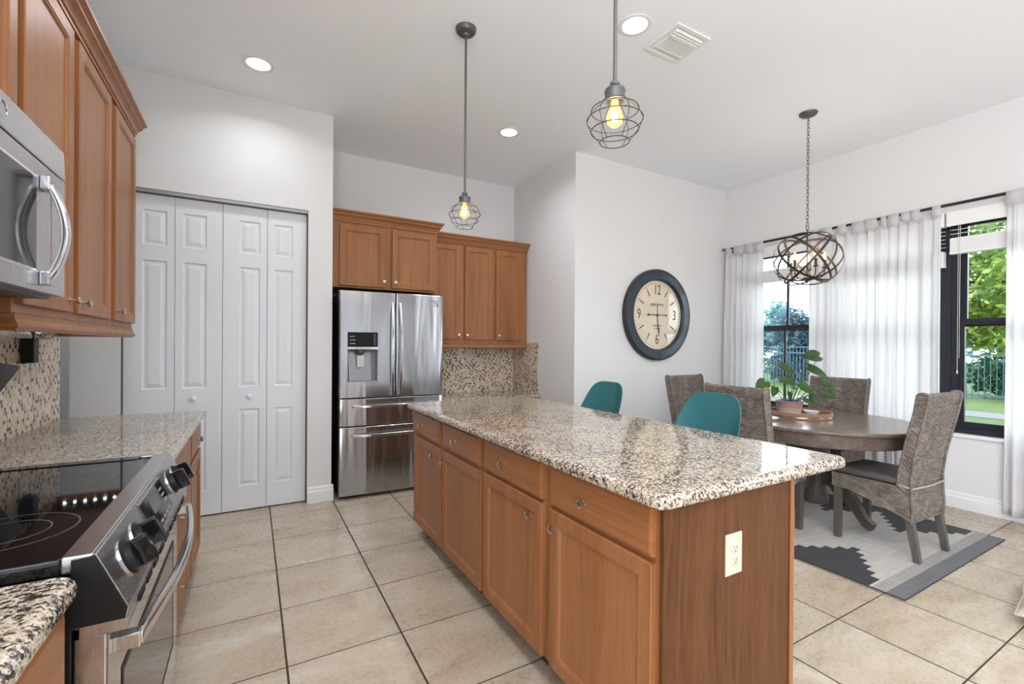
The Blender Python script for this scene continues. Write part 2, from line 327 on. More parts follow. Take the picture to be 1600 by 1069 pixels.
def text(body, size, mat, parent, loc, rot, name='lettering', depth=.0008, align='CENTER', sx=1):
    cu = bpy.data.curves.new(name, 'FONT'); cu.body = body; cu.size = size; cu.extrude = depth; cu.align_x = align; cu.align_y = 'CENTER'
    tmp = bpy.data.objects.new('tmp', cu); COL.objects.link(tmp)
    dg = bpy.context.evaluated_depsgraph_get(); me = bpy.data.meshes.new_from_object(tmp.evaluated_get(dg)); bpy.data.objects.remove(tmp)
    me.materials.clear(); me.materials.append(mat); me.name = name
    me.transform(Matrix.Diagonal((sx, 1, 1, 1)))
    o = bpy.data.objects.new(name, me); COL.objects.link(o); o.parent = parent; o.location = loc; o.rotation_euler = rot; return o
def dup(root, loc, rotz, label=None, group=None):
    r = root.copy(); COL.objects.link(r); r.location = loc; r.rotation_euler = (0, 0, rotz)
    if label: r['label'] = label
    if group: r['group'] = group
    for ch in list(root.children):
        c = ch.copy(); COL.objects.link(c); c.parent = r
        for g in ch.children:
            d = g.copy(); COL.objects.link(d); d.parent = c
    return r

# ------------------------------------------------------------------ the room shell
XW, YC, XB, YB, YP = 5.125, 3.645, 2.787, 4.87, 4.139
struct('floor', MB().box(-2.5, XW+.02, -5.1, 5.7, -.1, 0), M['tile'], smooth=0)
struct('ceiling', MB().box(-2.5, XW+.2, -5.1, 5.7, CEIL, CEIL+.12), M['ceil'], smooth=0)
struct('wall_left', MB().box(-1.02, -.9, -.3, 3.325, 0, CEIL).box(-1.02, -.9, -5.1, -4.9, 0, CEIL).box(-1.02, -.9, -4.9, -.3, 3.0, CEIL), M['wall'], smooth=0)  # opening behind the camera is added to let in more daylight
OX0, OX1, OZ = -.80, .402, 2.435
struct('wall_pantry', MB().box(-1.065, OX0, YP, YP+.12, 0, CEIL).box(OX1, .592, YP, YP+.12, 0, CEIL).box(OX0, OX1, YP, YP+.12, OZ, CEIL), M['wall'], smooth=0)
struct('wall_niche', MB().box(.47, .592, YP+.12, YB, 0, CEIL), M['wall'], smooth=0)
struct('wall_pantry_side', MB().box(-1.065, -.945, YP+.12, YB, 0, CEIL), M['wall'], smooth=0)
struct('wall_back', MB().box(-1.065, XB, YB, YB+.12, 0, CEIL), M['wall'], smooth=0)
struct('wall_clock', MB().box(XB, XW, YC, YB+.12, 0, CEIL), M['wall'], smooth=0)
struct('wall_hall', MB().box(-2.5, -1.065, 5.5, 5.62, 0, CEIL).box(-1.185, -1.066, YB, 5.5, 0, CEIL).box(-2.5, -2.4, 3.2, 5.5, 0, CEIL).box(-2.4, -1.02, 3.2, 3.325, 0, CEIL), M['wall'], smooth=0)
WY0, WY1, WZ0, WZ1 = .62, 3.42, .615, 2.46
mb = MB(); T = XW+.2
def wall_x(mb, holes, y0, y1):      # wall along Y with rectangular openings (ya, yb, za, zb)
    y = y0
    for ya, yb, za, zb in holes:
        mb.box(XW, T, y, ya, 0, CEIL)
        if za > 0: mb.box(XW, T, ya, yb, 0, za)
        mb.box(XW, T, ya, yb, zb, CEIL); y = yb
    mb.box(XW, T, y, y1, 0, CEIL)
wall_x(mb, [(-2.3, -1.0, 0, 2.95), (WY0, WY1, WZ0, WZ1)], -5.1, YB+.12)  # the first opening is unseen, added as a daylight source
struct('wall_window', mb, M['wall'], smooth=0)
struct('wall_rear', MB().box(-1.02, -.7, -5.22, -5.1, 0, CEIL).box(-.7, 1.15, -5.22, -5.1, 0, CEIL).box(1.25, 1.55, -5.22, -5.1, 0, CEIL).box(1.62, 2.0, -5.22, -5.1, 0, CEIL).box(1.15, 1.25, -5.22, -5.1, 2.6, CEIL).box(1.55, 1.62, -5.22, -5.1, 2.6, CEIL).box(2.12, 3.25, -5.22, -5.1, 0, CEIL).box(3.5, 4.5, -5.22, -5.1, 0, CEIL).box(4.6, XW+.2, -5.22, -5.1, 0, CEIL).box(2.0, 2.12, -5.22, -5.1, 2.3, CEIL).box(3.25, 3.5, -5.22, -5.1, 2.3, CEIL).box(4.5, 4.6, -5.22, -5.1, 2.3, CEIL), painted('darkened unseen rear wall', (.20, .20, .205, 1)), smooth=0)  # unseen wall, made dark with added slots to shape the fridge reflections
def baseboard(name, mb_fn):
    struct(name, mb_fn, M['trimw'], smooth=0)
def base_prof(h=.135, t=.016): return [(0, 0), (t, 0), (t, h*.68), (t*.6, h*.76), (t*.6, h*.9), (t*.25, h), (0, h)]
baseboard('baseboard_pantry', MB().prism([(YP-a, b) for a, b in base_prof()], 'x', OX1+.004, .592+.016))
baseboard('baseboard_clock', MB().prism([(YC-a, b) for a, b in base_prof()], 'x', XB-.016, XW-.016))
baseboard('baseboard_window', MB().prism([(XW-a, b) for a, b in base_prof()], 'y', -1.5, YC))
baseboard('baseboard_side', MB().prism([(XB-a, b) for a, b in base_prof()], 'y', YC, 4.22))

# bifold pantry doors
struct('trim_1', MB().box(OX0, OX1, YP+.01, YP+.11, OZ-.022, OZ-.001), plain('grey door track', (.38, .38, .38, 1), .4, .6), smooth=0)
struct('door_gap_shade', MB().box(OX1-.006, OX1-.0005, YP+.02, YP+.11, .001, OZ-.023).box(OX0+.0005, OX0+.003, YP+.01, YP+.11, .001, OZ-.023), plain('painted door gap shade', (.06, .06, .06, 1), .6), smooth=0)  # dark strips that stand in for the shade beside the door leaves
LV = [(-.7965, -.502), (-.499, -.2015), (-.1985, .1035), (.1065, .394)]
PAN = [(-.692, -.548), (-.452, -.305), (-.088, .054), (.154, .290)]
YD = YP+.055
for d in range(2):
    root = bpy.data.objects.new('door_%d' % (d+1), None); COL.objects.link(root); tag(root, kind='structure'); root.location = (0, YD, 0)
    for k in (2*d, 2*d+1):
        (a, b), (p, q) = LV[k], PAN[k]; z0, z1 = .012, 2.408; mb = MB()
        rows = [(.20, .808), (.985, 1.930), (2.043, 2.297)]; xs = [a, p, q, b]; zs = [z0]+[z for r in rows for z in r]+[z1]
        V = {}; vs = []; fs = []
        for j, z in enumerate(zs):
            for i, x in enumerate(xs): V[i, j] = len(vs); vs.append((x, 0, z))
        for j in range(len(zs)-1):
            for i in range(3):
                if i == 1 and j in (1, 3, 5): continue
                fs.append((V[i, j], V[i+1, j], V[i+1, j+1], V[i, j+1]))
        mb.add(vs, fs)
        for r0, r1 in rows:
            L = [[(p+i, y, r0+i), (q-i, y, r0+i), (q-i, y, r1-i), (p+i, y, r1-i)] for i, y in ((0, 0), (.004, .0075), (.010, .009), (.014, .009), (.040, .0015), (.042, .0015))]
            mb.loops(L, cap0=False)
        mb.box(a, b, .0095, .034, z0, z1).box(a, a+.004, .0002, .0095, z0, z1).box(b-.004, b, .0002, .0095, z0, z1)
        leaf = mb.build('door_leaf', M['white'], root, smooth=0, fix=False)
        if k in (1, 2):
            MB().lathe([(0, 0), (.011, 0), (.011, .012), (.017, .02), (.019, .028), (.016, .037), (.008, .041), (0, .042)], 20, (-.38 if k == 1 else -.014, 0, .911), '-y').build('knob', M['knobw'], leaf)

# ------------------------------------------------------------------ cabinets
DOOR = [(0, 0), (0, .017), (.003, .020), (.050, .020), (.053, .0175), (.058, .0165), (.061, .012), (.066, .0105), (.068, .0105)]
DRAW = [(0, 0), (0, .015), (.004, .0175), (.010, .020), (.014, .020)]
KNOB = [(0, 0), (.009, 0), (.009, .002), (.0045, .005), (.0045, .014), (.010, .019), (.0155, .022), (.016, .026), (.012, .029), (.007, .0295), (0, .0295)]
def knob(parent, x, z): MB().lathe(KNOB, 16, (x, -.020, z), '-y').build('knob', M['nickel'], parent)
def cabinet(name, label, cat, loc, rotz, W, D, z0, z1, doors=(), drawers=(), toe=0, bottom=None, side_mat=None, group=None):
    r = thing(name, label, cat, loc, rotz, group)
    mb = MB().box(0, W, 0, D, z0+toe, z1)
    mb.build('body', side_mat or M['wood_z'], r, smooth=0, bevel=.0015)
    if toe: MB().box(0, W, .07, D-.02, z0, z0+toe).build('toe_kick', M['toe'], r, smooth=0)
    for x0, x1, a, b, kx, kz in doors:
        dr = MB().panel(x0, x1, a, b, DOOR).build('door', M['wood_z'], r, smooth=0)
        if kx is not None: knob(dr, kx, kz)
    for x0, x1, a, b, kx, kz in drawers:
        dr = MB().panel(x0, x1, a, b, DRAW).build('drawer', M['wood_x'], r, smooth=0)
        knob(dr, kx, kz)
    return r
PH = pi/2
# left wall uppers: local x = worldY - loc.y
XU = -.59
cabinet('upper_cabinet', 'tall two-door brown upper cabinet right of the microwave', 'cabinet', (XU, 1.815, 0), PH, .99, .308, 1.405, 2.50,
        doors=[(.022, .440, 1.432, 2.462, .405, 1.475), (.500, .955, 1.432, 2.462, .535, 1.475)])
cabinet('upper_cabinet', 'single-door brown upper cabinet at the far end of the left wall', 'cabinet', (XU, 2.806, 0), PH, .492, .308, 1.405, 2.50,
        doors=[(.045, .470, 1.432, 2.462, .080, 1.475)])
cabinet('upper_cabinet', 'short brown upper cabinet above the microwave', 'cabinet', (XU, 1.045, 0), PH, .769, .308, 1.88, 2.50,
        doors=[(.02, .375, 1.905, 2.462, .345, 1.94), (.385, .745, 1.905, 2.462, .415, 1.94)])
cabinet('upper_cabinet', 'brown upper cabinet left of the microwave at picture edge', 'cabinet', (XU, .30, 0), PH, .744, .308, 1.405, 2.50,
        doors=[(.02, .36, 1.432, 2.462, .33, 1.475), (.38, .724, 1.432, 2.462, .41, 1.475)])
CROWN = [(.0012, 0), (.012, 0), (.012, .016), (.018, .018), (.020, .03), (.034, .052), (.040, .056), (.040, .066), (.050, .078), (.056, .082), (.056, .095), (.0012, .095)]
def mould(name, label, prof, path, z, mat, cat='moulding'):
    # path: list of (x, y, outward normal) corner points with mitre directions
    L = [[(x+nx*a, y+ny*a, z+b) for a, b in prof] for x, y, nx, ny in path]
    return tag(MB().loops(L).build(name, mat, smooth=25), label, cat)
# crown along left uppers, returning to the wall at the far end
mould('crown_moulding', 'stepped brown crown moulding topping the left wall cabinets', CROWN, [(XU, .25, 1, 0), (XU, 3.298, 1, 1), (-.9, 3.298, 0, 1)], 2.487, M['wood_x'])
RAIL = [(-.02, 0), (.006, 0), (.014, .012), (.014, .018), (.004, .034), (.004, .049), (-.02, .049)]
mould('light_rail', 'moulded brown rail under the cabinets right of the microwave', RAIL, [(-.88, 1.83, 0, -1), (XU-.0, 1.83, 1, -1), (XU, 3.298, 1, 1), (-.898, 3.298, 0, 1)], 1.355, M['wood_x'], 'light rail')

# left base cabinets
XF = -.284
cabinet('base_cabinet', 'brown base cabinet with a stack of drawers beside the range', 'cabinet', (XF, 2.025, 0), PH, .785, .61, 0, .873, toe=.1,
        drawers=[(.03, .775, .72, .858, .40, .79), (.03, .775, .425, .695, .40, .565), (.03, .775, .125, .40, .40, .265)])
cabinet('base_cabinet', 'narrow brown base cabinet at the end of the left counter', 'cabinet', (XF, 2.812, 0), PH, .552, .61, 0, .873, toe=.1,
        drawers=[(.02, .495, .72, .858, .26, .79)], doors=[(.02, .495, .125, .70, .055, .655)])
cabinet('base_cabinet', 'brown base cabinet under the granite nearest the camera', 'cabinet', (XF-.012, .25, 0), PH, .835, .60, 0, .873, toe=.1,
        drawers=[(.02, .815, .72, .858, .42, .79)], doors=[(.02, .41, .125, .70, .375, .655), (.42, .815, .125, .70, .455, .655)])
def rounded_rect(x0, x1, y0, y1, rs, seg=8):
    out = []
    for (cx, cy, a0, r) in ((x1, y1, 0, rs[0]), (x0, y1, 90, rs[1]), (x0, y0, 180, rs[2]), (x1, y0, 270, rs[3])):
        sx = -1 if cx == x1 else 1; sy = -1 if cy == y1 else 1
        if r <= 0: out.append((cx, cy)); continue
        for k in range(seg+1):
            a = radians(a0+90*k/seg); out.append((cx+sx*r+r*cos(a), cy+sy*r+r*sin(a)))
    return out
def slab(x0, x1, y0, y1, zt, th, rs, edge):    # granite slab with a rounded-over edge on 'edge' sides (offset per side x0,x1,y0,y1)
    L = []; R = .013
    prof = [(0.010, 0), (.003, .003), (0, .010), (0, th-.017), (.003, th-.009), (.009, th-.003), (.017, th), (.024, th)]
    for i, h in prof:
        e = [i*k for k in edge]
        L.append([(x, y, zt-th+h) for x, y in rounded_rect(x0+e[0], x1-e[1], y0+e[2], y1-e[3], [max(r-i, .002) if r else 0 for r in rs])])
    return MB().loops(L)
tag(slab(-.9, -.249, 2.012, 3.378, .914, .04, (.03, 0, 0, 0), (0, 1, .2, 1)).build('countertop', M['granite'], smooth=50), 'speckled granite countertop running from the range to the pantry', 'countertop')
tag(slab(-.9, -.262, .25, 1.092, .914, .04, (.035, 0, 0, 0), (0, 1, 1, 1)).build('countertop', M['granite'], smooth=50), 'speckled granite countertop on the near side of the range', 'countertop')

# island
XI = 1.005
cabinet('island_cabinet', 'far brown island cabinet with two drawers over two doors', 'cabinet', (XI, 3.15, 0), -PH, 1.125, .63, 0, .873, toe=.1,
        drawers=[(.02, .515, .722, .858, .215, .787), (.588, 1.085, .722, .858, .79, .787)],
        doors=[(.045, .565, .106, .698, .445, .637), (.588, 1.115, .106, .698, .555 + .075, .632)])
cabinet('island_cabinet', 'near brown island cabinet facing the range', 'cabinet', (XI, 2.024, 0), -PH, 1.110, .63, 0, .873, toe=.1,
        drawers=[(.018, .527, .722, .862, .225, .789), (.585, 1.098, .722, .864, .80, .789)],
        doors=[(.016, .533, .106, .705, .462, .642), (.590, 1.098, .106, .705, .567 + .06, .642)])
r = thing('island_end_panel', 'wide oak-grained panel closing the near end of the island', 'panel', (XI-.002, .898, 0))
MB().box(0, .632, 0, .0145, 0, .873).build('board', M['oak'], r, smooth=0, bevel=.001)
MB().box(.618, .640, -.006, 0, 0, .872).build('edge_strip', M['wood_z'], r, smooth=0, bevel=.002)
tag(MB().box(1.640, 1.655, .915, 3.15, 0, .873).build('island_back_panel', M['wood_z'], smooth=0), 'brown panel backing the island under the overhang', 'panel')
tag(slab(.958, 1.957, .866, 3.205, .914, .04, (.03, .03, .035, .035), (1, 1, 1, 1)).build('island_countertop', M['granite'], smooth=50), 'large polished granite countertop on the island', 'countertop')
def outlet(name, label, loc, rotz, w=.074, h=.118, duplex=True):
    r = thing(name, label, 'outlet', loc, rotz)
    MB().panel(-w/2, w/2, -h/2, h/2, [(0, 0), (0, .003), (.003, .006), (.006, .006)]).build('cover_plate', M['ivory'], r, smooth=0)
    for s in (-1, 1):
        rc = MB().lathe([(0, .006), (.016, .006), (.0165, .0075), (.015, .0085), (0, .0085)], 20, (0, 0, s*.0195), '-y').build('receptacle', M['ivory'], r)
        for x in (-.0055, .0055): MB().box(x-.001, x+.001, -.0092, -.0084, s*.0195, s*.0195+.008).build('slot', M['ivory_d'], rc, smooth=0)
        MB().lathe([(0, .0084), (.0022, .0084), (.0022, .0092), (0, .0092)], 10, (0, 0, s*.0195-.007), '-y').build('ground_hole', M['ivory_d'], rc)
    return r
outlet('wall_outlet', 'ivory duplex outlet on the near end of the island', (1.312, .898, .677), 0, .078, .128)
outlet('wall_outlet', 'small ivory outlet on the back wall mosaic beside the fridge', (2.19, YB-.0085, 1.21), 0)
outlet('wall_outlet', 'white outlet on the left wall mosaic with a black plug', (-.8915, 2.865, 1.205), PH, .08, .13)

# fridge niche uppers
r1 = cabinet('upper_cabinet', 'two-door brown cabinet above the fridge', 'cabinet', (.594, 4.25, 0), 0, .972, .612, 1.832, 2.425,
        doors=[(.068, .466, 1.848, 2.390, .455, 1.902), (.529, .940, 1.850, 2.390, .560, 1.902)])
r2 = cabinet('upper_cabinet', 'two-door brown upper cabinet right of the fridge', 'cabinet', (1.568, 4.54, 0), 0, .776, .318, 1.345, 2.425,
        doors=[(.03, .366, 1.388, 2.395, .345, 1.437), (.415, .752, 1.388, 2.395, .442, 1.437)])
r3 = cabinet('upper_cabinet', 'single-door brown upper cabinet in the back corner', 'cabinet', (2.345, 4.54, 0), 0, .426, .318, 1.345, 2.425,
        doors=[(.018, .348, 1.388, 2.390, .054, 1.437)])
mould('crown_moulding', 'brown crown moulding on the cabinet above the fridge', CROWN, [(.594, 4.25, 0, -1), (1.566, 4.25, 1, -1), (1.566, 4.538, 1, 0)], 2.413, M['wood_x'])
mould('crown_moulding', 'brown crown moulding on the cabinets in the back corner', CROWN, [(1.624, 4.54, 0, -1), (2.771, 4.54, .28, -1), (2.771, YB, .28, 0)], 2.408, M['wood_x'])
mould('light_rail', 'brown rail under the cabinets right of the fridge', RAIL, [(1.568, 4.54, 0, -1), (2.771, 4.54, .6, -1), (2.771, YB-.012, .6, 0)], 1.294, M['wood_x'], 'light rail')
tag(slab(1.60, XB-.001, 4.25, YB-.009, .79, .04, (0, 0, .01, 0), (.2, .1, 1, .1)).build('countertop', M['granite'], smooth=50), 'granite countertop along the back wall beside the fridge', 'countertop')
cabinet('base_cabinet', 'brown base cabinet under the back counter beside the fridge', 'cabinet', (1.60, 4.285, 0), 0, 1.18, .57, 0, .748, toe=.1, doors=[(.02, .58, .125, .72, .54, .66), (.6, 1.16, .125, .72, .64, .66)])
r = thing('backsplash', 'dotted beige mosaic backsplash in the corner beside the fridge', 'backsplash')
MB().box(1.57, XB, YB-.008, YB-.0005, .79, 1.36).build('back_panel', M['mosaic'], r, smooth=0)
MB().box(XB-.008, XB-.0005, 4.30, YB-.008, .79, 1.362).build('side_panel', M['mosaic'], r, smooth=0)
tag(MB().box(-.8995, -.892, .25, 3.318, .914, 1.40).build('backsplash', M['mosaic'], smooth=0), 'dotted beige mosaic backsplash behind the range', 'backsplash')

# ------------------------------------------------------------------ fridge
fr = thing('refrigerator', 'stainless french door fridge with water dispenser and two drawers', 'refrigerator', (.636, 4.05, 0))
FW = .927
MB().box(.012, FW-.012, .085, .80, .025, 1.765).box(.03, .09, .12, .18, 0, .025).box(FW-.09, FW-.03, .12, .18, 0, .025).box(.03, .09, .7, .76, 0, .025).box(FW-.09, FW-.03, .7, .76, 0, .025).build('body', M['black'], fr, smooth=0, bevel=.004)
def bow(x): return -.016*(1-((x-FW/2)/(FW/2))**2)+.010
def curved(x0, x1, z0, z1, n=14, holes=None, mb=None, yb=.08):
    mb = mb or MB(); e = .006
    xs = [x0, x0+.001, x0+.004]+[x0+.010+(x1-x0-.02)*k/n for k in range(n+1)]+[x1-.004, x1-.001, x1]
    def prof(z, inset):
        f = []
        for i, x in enumerate(xs):
            k = min(i, len(xs)-1-i); add = (.010, .0045, .0015, 0)[min(k, 3)]
            f.append((min(max(x, x0+inset), x1-inset), bow(x)+add+inset*.6, z))
        return f+[(x1-inset, yb, z), (x0+inset, yb, z)]
    return mb.loops([prof(z0, .004), prof(z0+.004, 0), prof(z1-.004, 0), prof(z1, .004)])
SX = .476
dl = None
# left door built around the dispenser recess
DX0, DX1, DZ0, DZ1 = .068, .318, 1.006, 1.432
dl = MB(); curved(.003, DX0, .868, 1.785, 4, mb=dl); curved(DX1, SX-.003, .868, 1.785, 6, mb=dl)
dl = MB()
def cface(x0, x1, z0, z1, n=8):
    xs = [x0+(x1-x0)*k/n for k in range(n+1)]
    dl.add([(x, bow(x), z) for z in (z0, z1) for x in xs], [(k, k+1, n+2+k, n+1+k) for k in range(n)])
x0, x1 = .003, SX-.003
cface(x0+.008, DX0, .872, 1.781, 3); cface(DX1, x1-.008, .872, 1.781, 5); cface(DX0, DX1, .872, DZ0, 8); cface(DX0, DX1, DZ1, 1.781, 8)
for xa, xb in ((x0, x0+.008), (x1, x1-.008)):
    pts = [(xb, bow(xb)), (xa+(xb-xa)*.3, bow(xb)+.003), (xa, bow(xb)+.011), (xa, .08)]
    dl.loops([[(p[0], p[1], z) for p in pts] for z in (.872, 1.781)], False, False, closed=False)
dl.box(x0+.001, DX0, bow(DX0)+.0075, .08, .870, 1.785).box(DX1, x1-.001, bow(x1)+.0075, .08, .870, 1.785).box(DX0, DX1, bow(DX0)+.0075, .08, .870, DZ0).box(DX0, DX1, bow(DX0)+.0075, .08, DZ1, 1.785)
door1 = dl.build('door', M['steel_f'], fr, smooth=30, fix=False)
door2 = curved(SX+.003, FW-.003, .868, 1.785).build('door', M['steel_f'], fr, smooth=30)
dw1 = curved(.003, FW-.003, .628, .860, 24).build('drawer', M['steel_f'], fr, smooth=30)
dw2 = curved(.003, FW-.003, .036, .618, 24).build('drawer', M['steel_f'], fr, smooth=30)
MB().box(.01, FW-.01, .0705, .085, .03, 1.77).build('door_gasket', M['black'], fr, smooth=0)
dsp = MB().box(DX0+.002, DX1-.002, bow(DX0)-.002, .05, 1.306, DZ1-.002).build('dispenser', M['blackgloss'], door1, smooth=0, bevel=.002)
yb0 = bow(.19)
MB().box(DX0, DX1, .064, .068, DZ0, 1.306).box(DX0, DX0+.004, yb0-.004, .066, DZ0, 1.3).box(DX1-.004, DX1, yb0-.004, .066, DZ0, 1.3).box(DX0, DX1, yb0-.004, .066, DZ0, DZ0+.008).build('dispenser_recess', M['grey'], door1, smooth=0)
MB().box(DX0, DX1, yb0-.006, .02, 1.284, 1.306).build('dispenser_trim', M['chrome'], door1, smooth=0, bevel=.002)
MB().prism([(.0635, DZ0+.009), (.004, DZ0+.009), (.058, 1.27), (.0635, 1.27)], 'x', DX0+.014, DX1-.05).build('dispenser_back', plain('satin grey dispenser panel', (.2, .2, .205, 1), .35, .6), door1, smooth=0)
MB().lathe([(.03, 0), (.038, .006), (.038, .03), (.02, .034)], 20, (.175, .028, 1.250)).build('nozzle', M['darkgrey'], door1)
MB().box(.145, .205, .018, .026, 1.125, 1.235).build('paddle', M['chrome'], door1, smooth=0, bevel=.004)
for z, w_ in ((1.395, .04), (1.365, .05), (1.335, .045)): MB().box(.085, .085+w_, bow(DX0)-.0028, bow(DX0)-.0018, z-.002, z+.002).build('display_mark', M['print'], dsp, smooth=0)
for z in (1.41, 1.39, 1.37, 1.35, 1.33): MB().box(.285, .302, bow(DX0)-.0028, bow(DX0)-.0018, z-.0015, z+.0015).build('display_mark', M['print'], dsp, smooth=0)
for side, dr in ((-1, door1), (1, door2)):
    xh = SX+side*.034
    pts = [(xh+side*.004*sin(pi*k/16), bow(SX)-.012-.040*sin(pi*k/16)**.7, .882+.82*k/16) for k in range(17)]
    MB().bar(pts, .020, .016, (0, 1, 0)).build('handle', M['chrome'], dr, bevel=.004)
for z, dr in ((.796, dw1), (.548, dw2)):
    pts = [(.105+.72*k/18, bow(.105+.72*k/18)-.014-.028*min(1, 6*min(k, 18-k)/18), z) for k in range(19)]
    MB().bar(pts, .018, .022, (0, 0, 1)).box(.10, .118, -.03, bow(.1)+.002, z-.013, z+.013).box(.813, .831, -.03, bow(.82)+.002, z-.013, z+.013).build('handle', M['chrome'], dr, bevel=.003)
text('SAMSUNG', .017, M['grey'], door2, (.84, bow(.84)-.002, 1.732), (PH, 0, .05), sx=1.0)
stk = MB().box(.828, .870, bow(.85)-.0025, bow(.87)+.002, 1.676, 1.716).build('sticker', M['porcelain'], door2, smooth=0)
MB().box(.828, .870, bow(.85)-.0034, bow(.85)-.0024, 1.709, 1.716).box(.862, .870, bow(.85)-.0034, bow(.85)-.0024, 1.676, 1.709).box(.828, .862, bow(.85)-.0034, bow(.85)-.0024, 1.692, 1.696).build('sticker_print', M['darkgrey'], stk, smooth=0)

# ------------------------------------------------------------------ range (local x = worldY-1.10, local y = -(X+.25))
rg = thing('range', 'stainless slide-in electric range with black glass cooktop', 'range', (-.25, 1.102, 0), PH)
RW = .898
MB().box(0, RW, .03, .63, .02, .90).box(.03, .08, .05, .1, 0, .02).box(RW-.08, RW-.03, .05, .1, 0, .02).box(.03, .08, .5, .56, 0, .02).box(RW-.08, RW-.03, .5, .56, 0, .02).build('body', M['black'], rg, smooth=0, bevel=.002)
ctop = MB().box(.012, RW-.05, .045, .62, .915, .931).build('cooktop', M['cooktop'], rg, smooth=0, bevel=.002)
MB().box(0.0, RW, .0, .045, .905, .936).box(RW-.022, RW, .045, .08, .905, .936).build('cooktop_frame', M['steel'], rg, smooth=0, bevel=.003)
MB().box(RW-.05, RW, .08, .62, .905, .934).box(0, .012, .045, .62, .905, .934).box(0, RW, .62, .64, .905, .940).build('cooktop_edge', M['blackgloss'], rg, smooth=0, bevel=.003)
for cx, cy, r_ in ((.22, .19, .115), (.22, .46, .09), (.62, .19, .09), (.62, .46, .115)):
    mb = MB()
    for rr in (r_, r_*.62): mb.lathe([(rr-.0015, .9311), (rr+.0015, .9311), (rr+.0015, .9314), (rr-.0015, .9314)], 40, (cx, cy, 0), cap=False)
    mb.build('burner_ring', M['ring'], ctop)
PT, PB = (-.003, .932), (-.050, .824)      # (local y, z) of the slanted control panel
pan = MB().prism([PT, PB, (-.046, .800), (.03, .800), (.03, .905), (.03, .93)], 'x', .004, RW-.004).build('control_panel', M['steel'], rg, smooth=0, bevel=.002)
MB().prism([(PT[0]+.001, PT[1]), (PB[0]+.001, PB[1]), (-.046, .806), (.03, .806), (.03, .93)], 'x', -.003, .004).build('side_cap', M['black'], rg, smooth=0)
pd = Vector((0, PB[0]-PT[0], PB[1]-PT[1])).normalized(); pn = Vector((0, pd.z, -pd.y)); pn = pn if pn.y < 0 else -pn
def on_panel(x, s, h=0): return Vector((x, PT[0], PT[1]))+pd*s+pn*h
Q = Matrix.Translation((0, 0, 0)); PL = (Vector(PB)-Vector(PT)).length
def pframe(x, s): return Matrix(((1, 0, 0, x), (0, -pn.y, -pd.y, on_panel(x, s).y), (0, -pn.z, -pd.z, on_panel(x, s).z), (0, 0, 0, 1)))
for kx in (.115, .225, .70, .80):
    mb = MB(); mb.T = pframe(kx, PL*.52)
    mb.lathe([(0, 0), (.036, 0), (.036, .004), (.031, .006), (.029, .018), (0, .018)], 28, (0, 0, 0), '-y')
    kn = mb.build('knob', M['black'], pan)
    mb = MB(); mb.T = pframe(kx, PL*.52); mb.box(-.010, .010, -.046, -.017, -.030, .030); mb.build('knob_grip', M['blackgloss'], kn, smooth=0, bevel=.004)
    mb = MB(); mb.T = pframe(kx, PL*.52); mb.lathe([(.0365, 0), (.040, 0), (.040, .003), (.0365, .003)], 28, (0, 0, 0), '-y', cap=False); mb.build('knob_ring', M['chrome'], kn)
mb = MB(); mb.T = pframe(.46, PL*.5); mb.panel(-.135, .135, -.046, .046, [(0, 0), (0, .002), (.002, .003), (.004, .003)]); kp = mb.build('keypad', M['blackgloss'], pan, smooth=0)
mb = MB(); mb.T = pframe(.46, PL*.5); mb.panel(-.137, .137, -.048, .048, [(0, 0), (0, .0022), (.0022, .0022), (.0022, 0)]); mb.build('keypad_frame', M['chrome'], pan, smooth=0)
mb = MB(); mb.T = pframe(.45, PL*.4); mb.panel(-.05, .05, -.018, .022, [(0, .003), (0, .0042), (.0012, .0042), (.0012, .0036)]); mb.build('clock_window', M['dgrey2'], kp, smooth=0)
for i in range(6):
    for j, s_ in ((0, .80),):
        mb = MB(); mb.T = pframe(.35+i*.038, PL*s_); mb.box(-.011, .011, -.0042, -.003, -.004, .003); mb.build('key_label', M['grey'], kp, smooth=0)
for i in range(3):
    mb = MB(); mb.T = pframe(.545, PL*(.3+.14*i)); mb.box(-.018, .018, -.0042, -.003, -.003, .002); mb.build('key_label', M['grey'], kp, smooth=0)
mb = MB()
for i in range(9):
    for k in range(2): mb.box(.10+i*.082, .155+i*.082, -.0515, -.040, .795-k*.009, .7995-k*.009)
MB().box(.004, RW-.004, -.048, .02, .782, .802).build('vent_strip', M['steel'], rg, smooth=0)
mb.build('vent_slots', M['black'], rg, smooth=0)
od = MB().box(.004, RW-.004, -.018, .028, .20, .782).build('oven_door', M['steel'], rg, smooth=0, bevel=.003)
MB().box(.006, RW-.006, -.022, -.0181, .202, .780).build('door_front', M['doorsteel'], od, smooth=0, bevel=.001)
MB().panel(.10, RW-.10, .30, .66, [(0, 0), (0, .0235), (.006, .0235), (.006, .023)], yb=0).build('window_border', M['black'], od, smooth=0)
MB().panel(.115, RW-.115, .315, .645, [(0, .0215), (0, .0230), (.002, .0232)], yb=0).build('oven_window', M['blackgloss'], od, smooth=0)
hp = [(.035+.83*k/20, -.058-.035*sin(pi*k/20), .742) for k in range(21)]
MB().bar(hp, .018, .028, (0, 0, 1)).build('handle', M['chrome'], od, bevel=.006, seg=3)
for x in (.03, .845): MB().box(x, x+.028, -.064, -.02, .727, .757).build('handle_bracket', M['steel'], od, smooth=0, bevel=.003)
MB().box(.004, RW-.004, -.02, .0, .045, .192).build('storage_drawer', M['steel'], rg, smooth=0, bevel=.003)

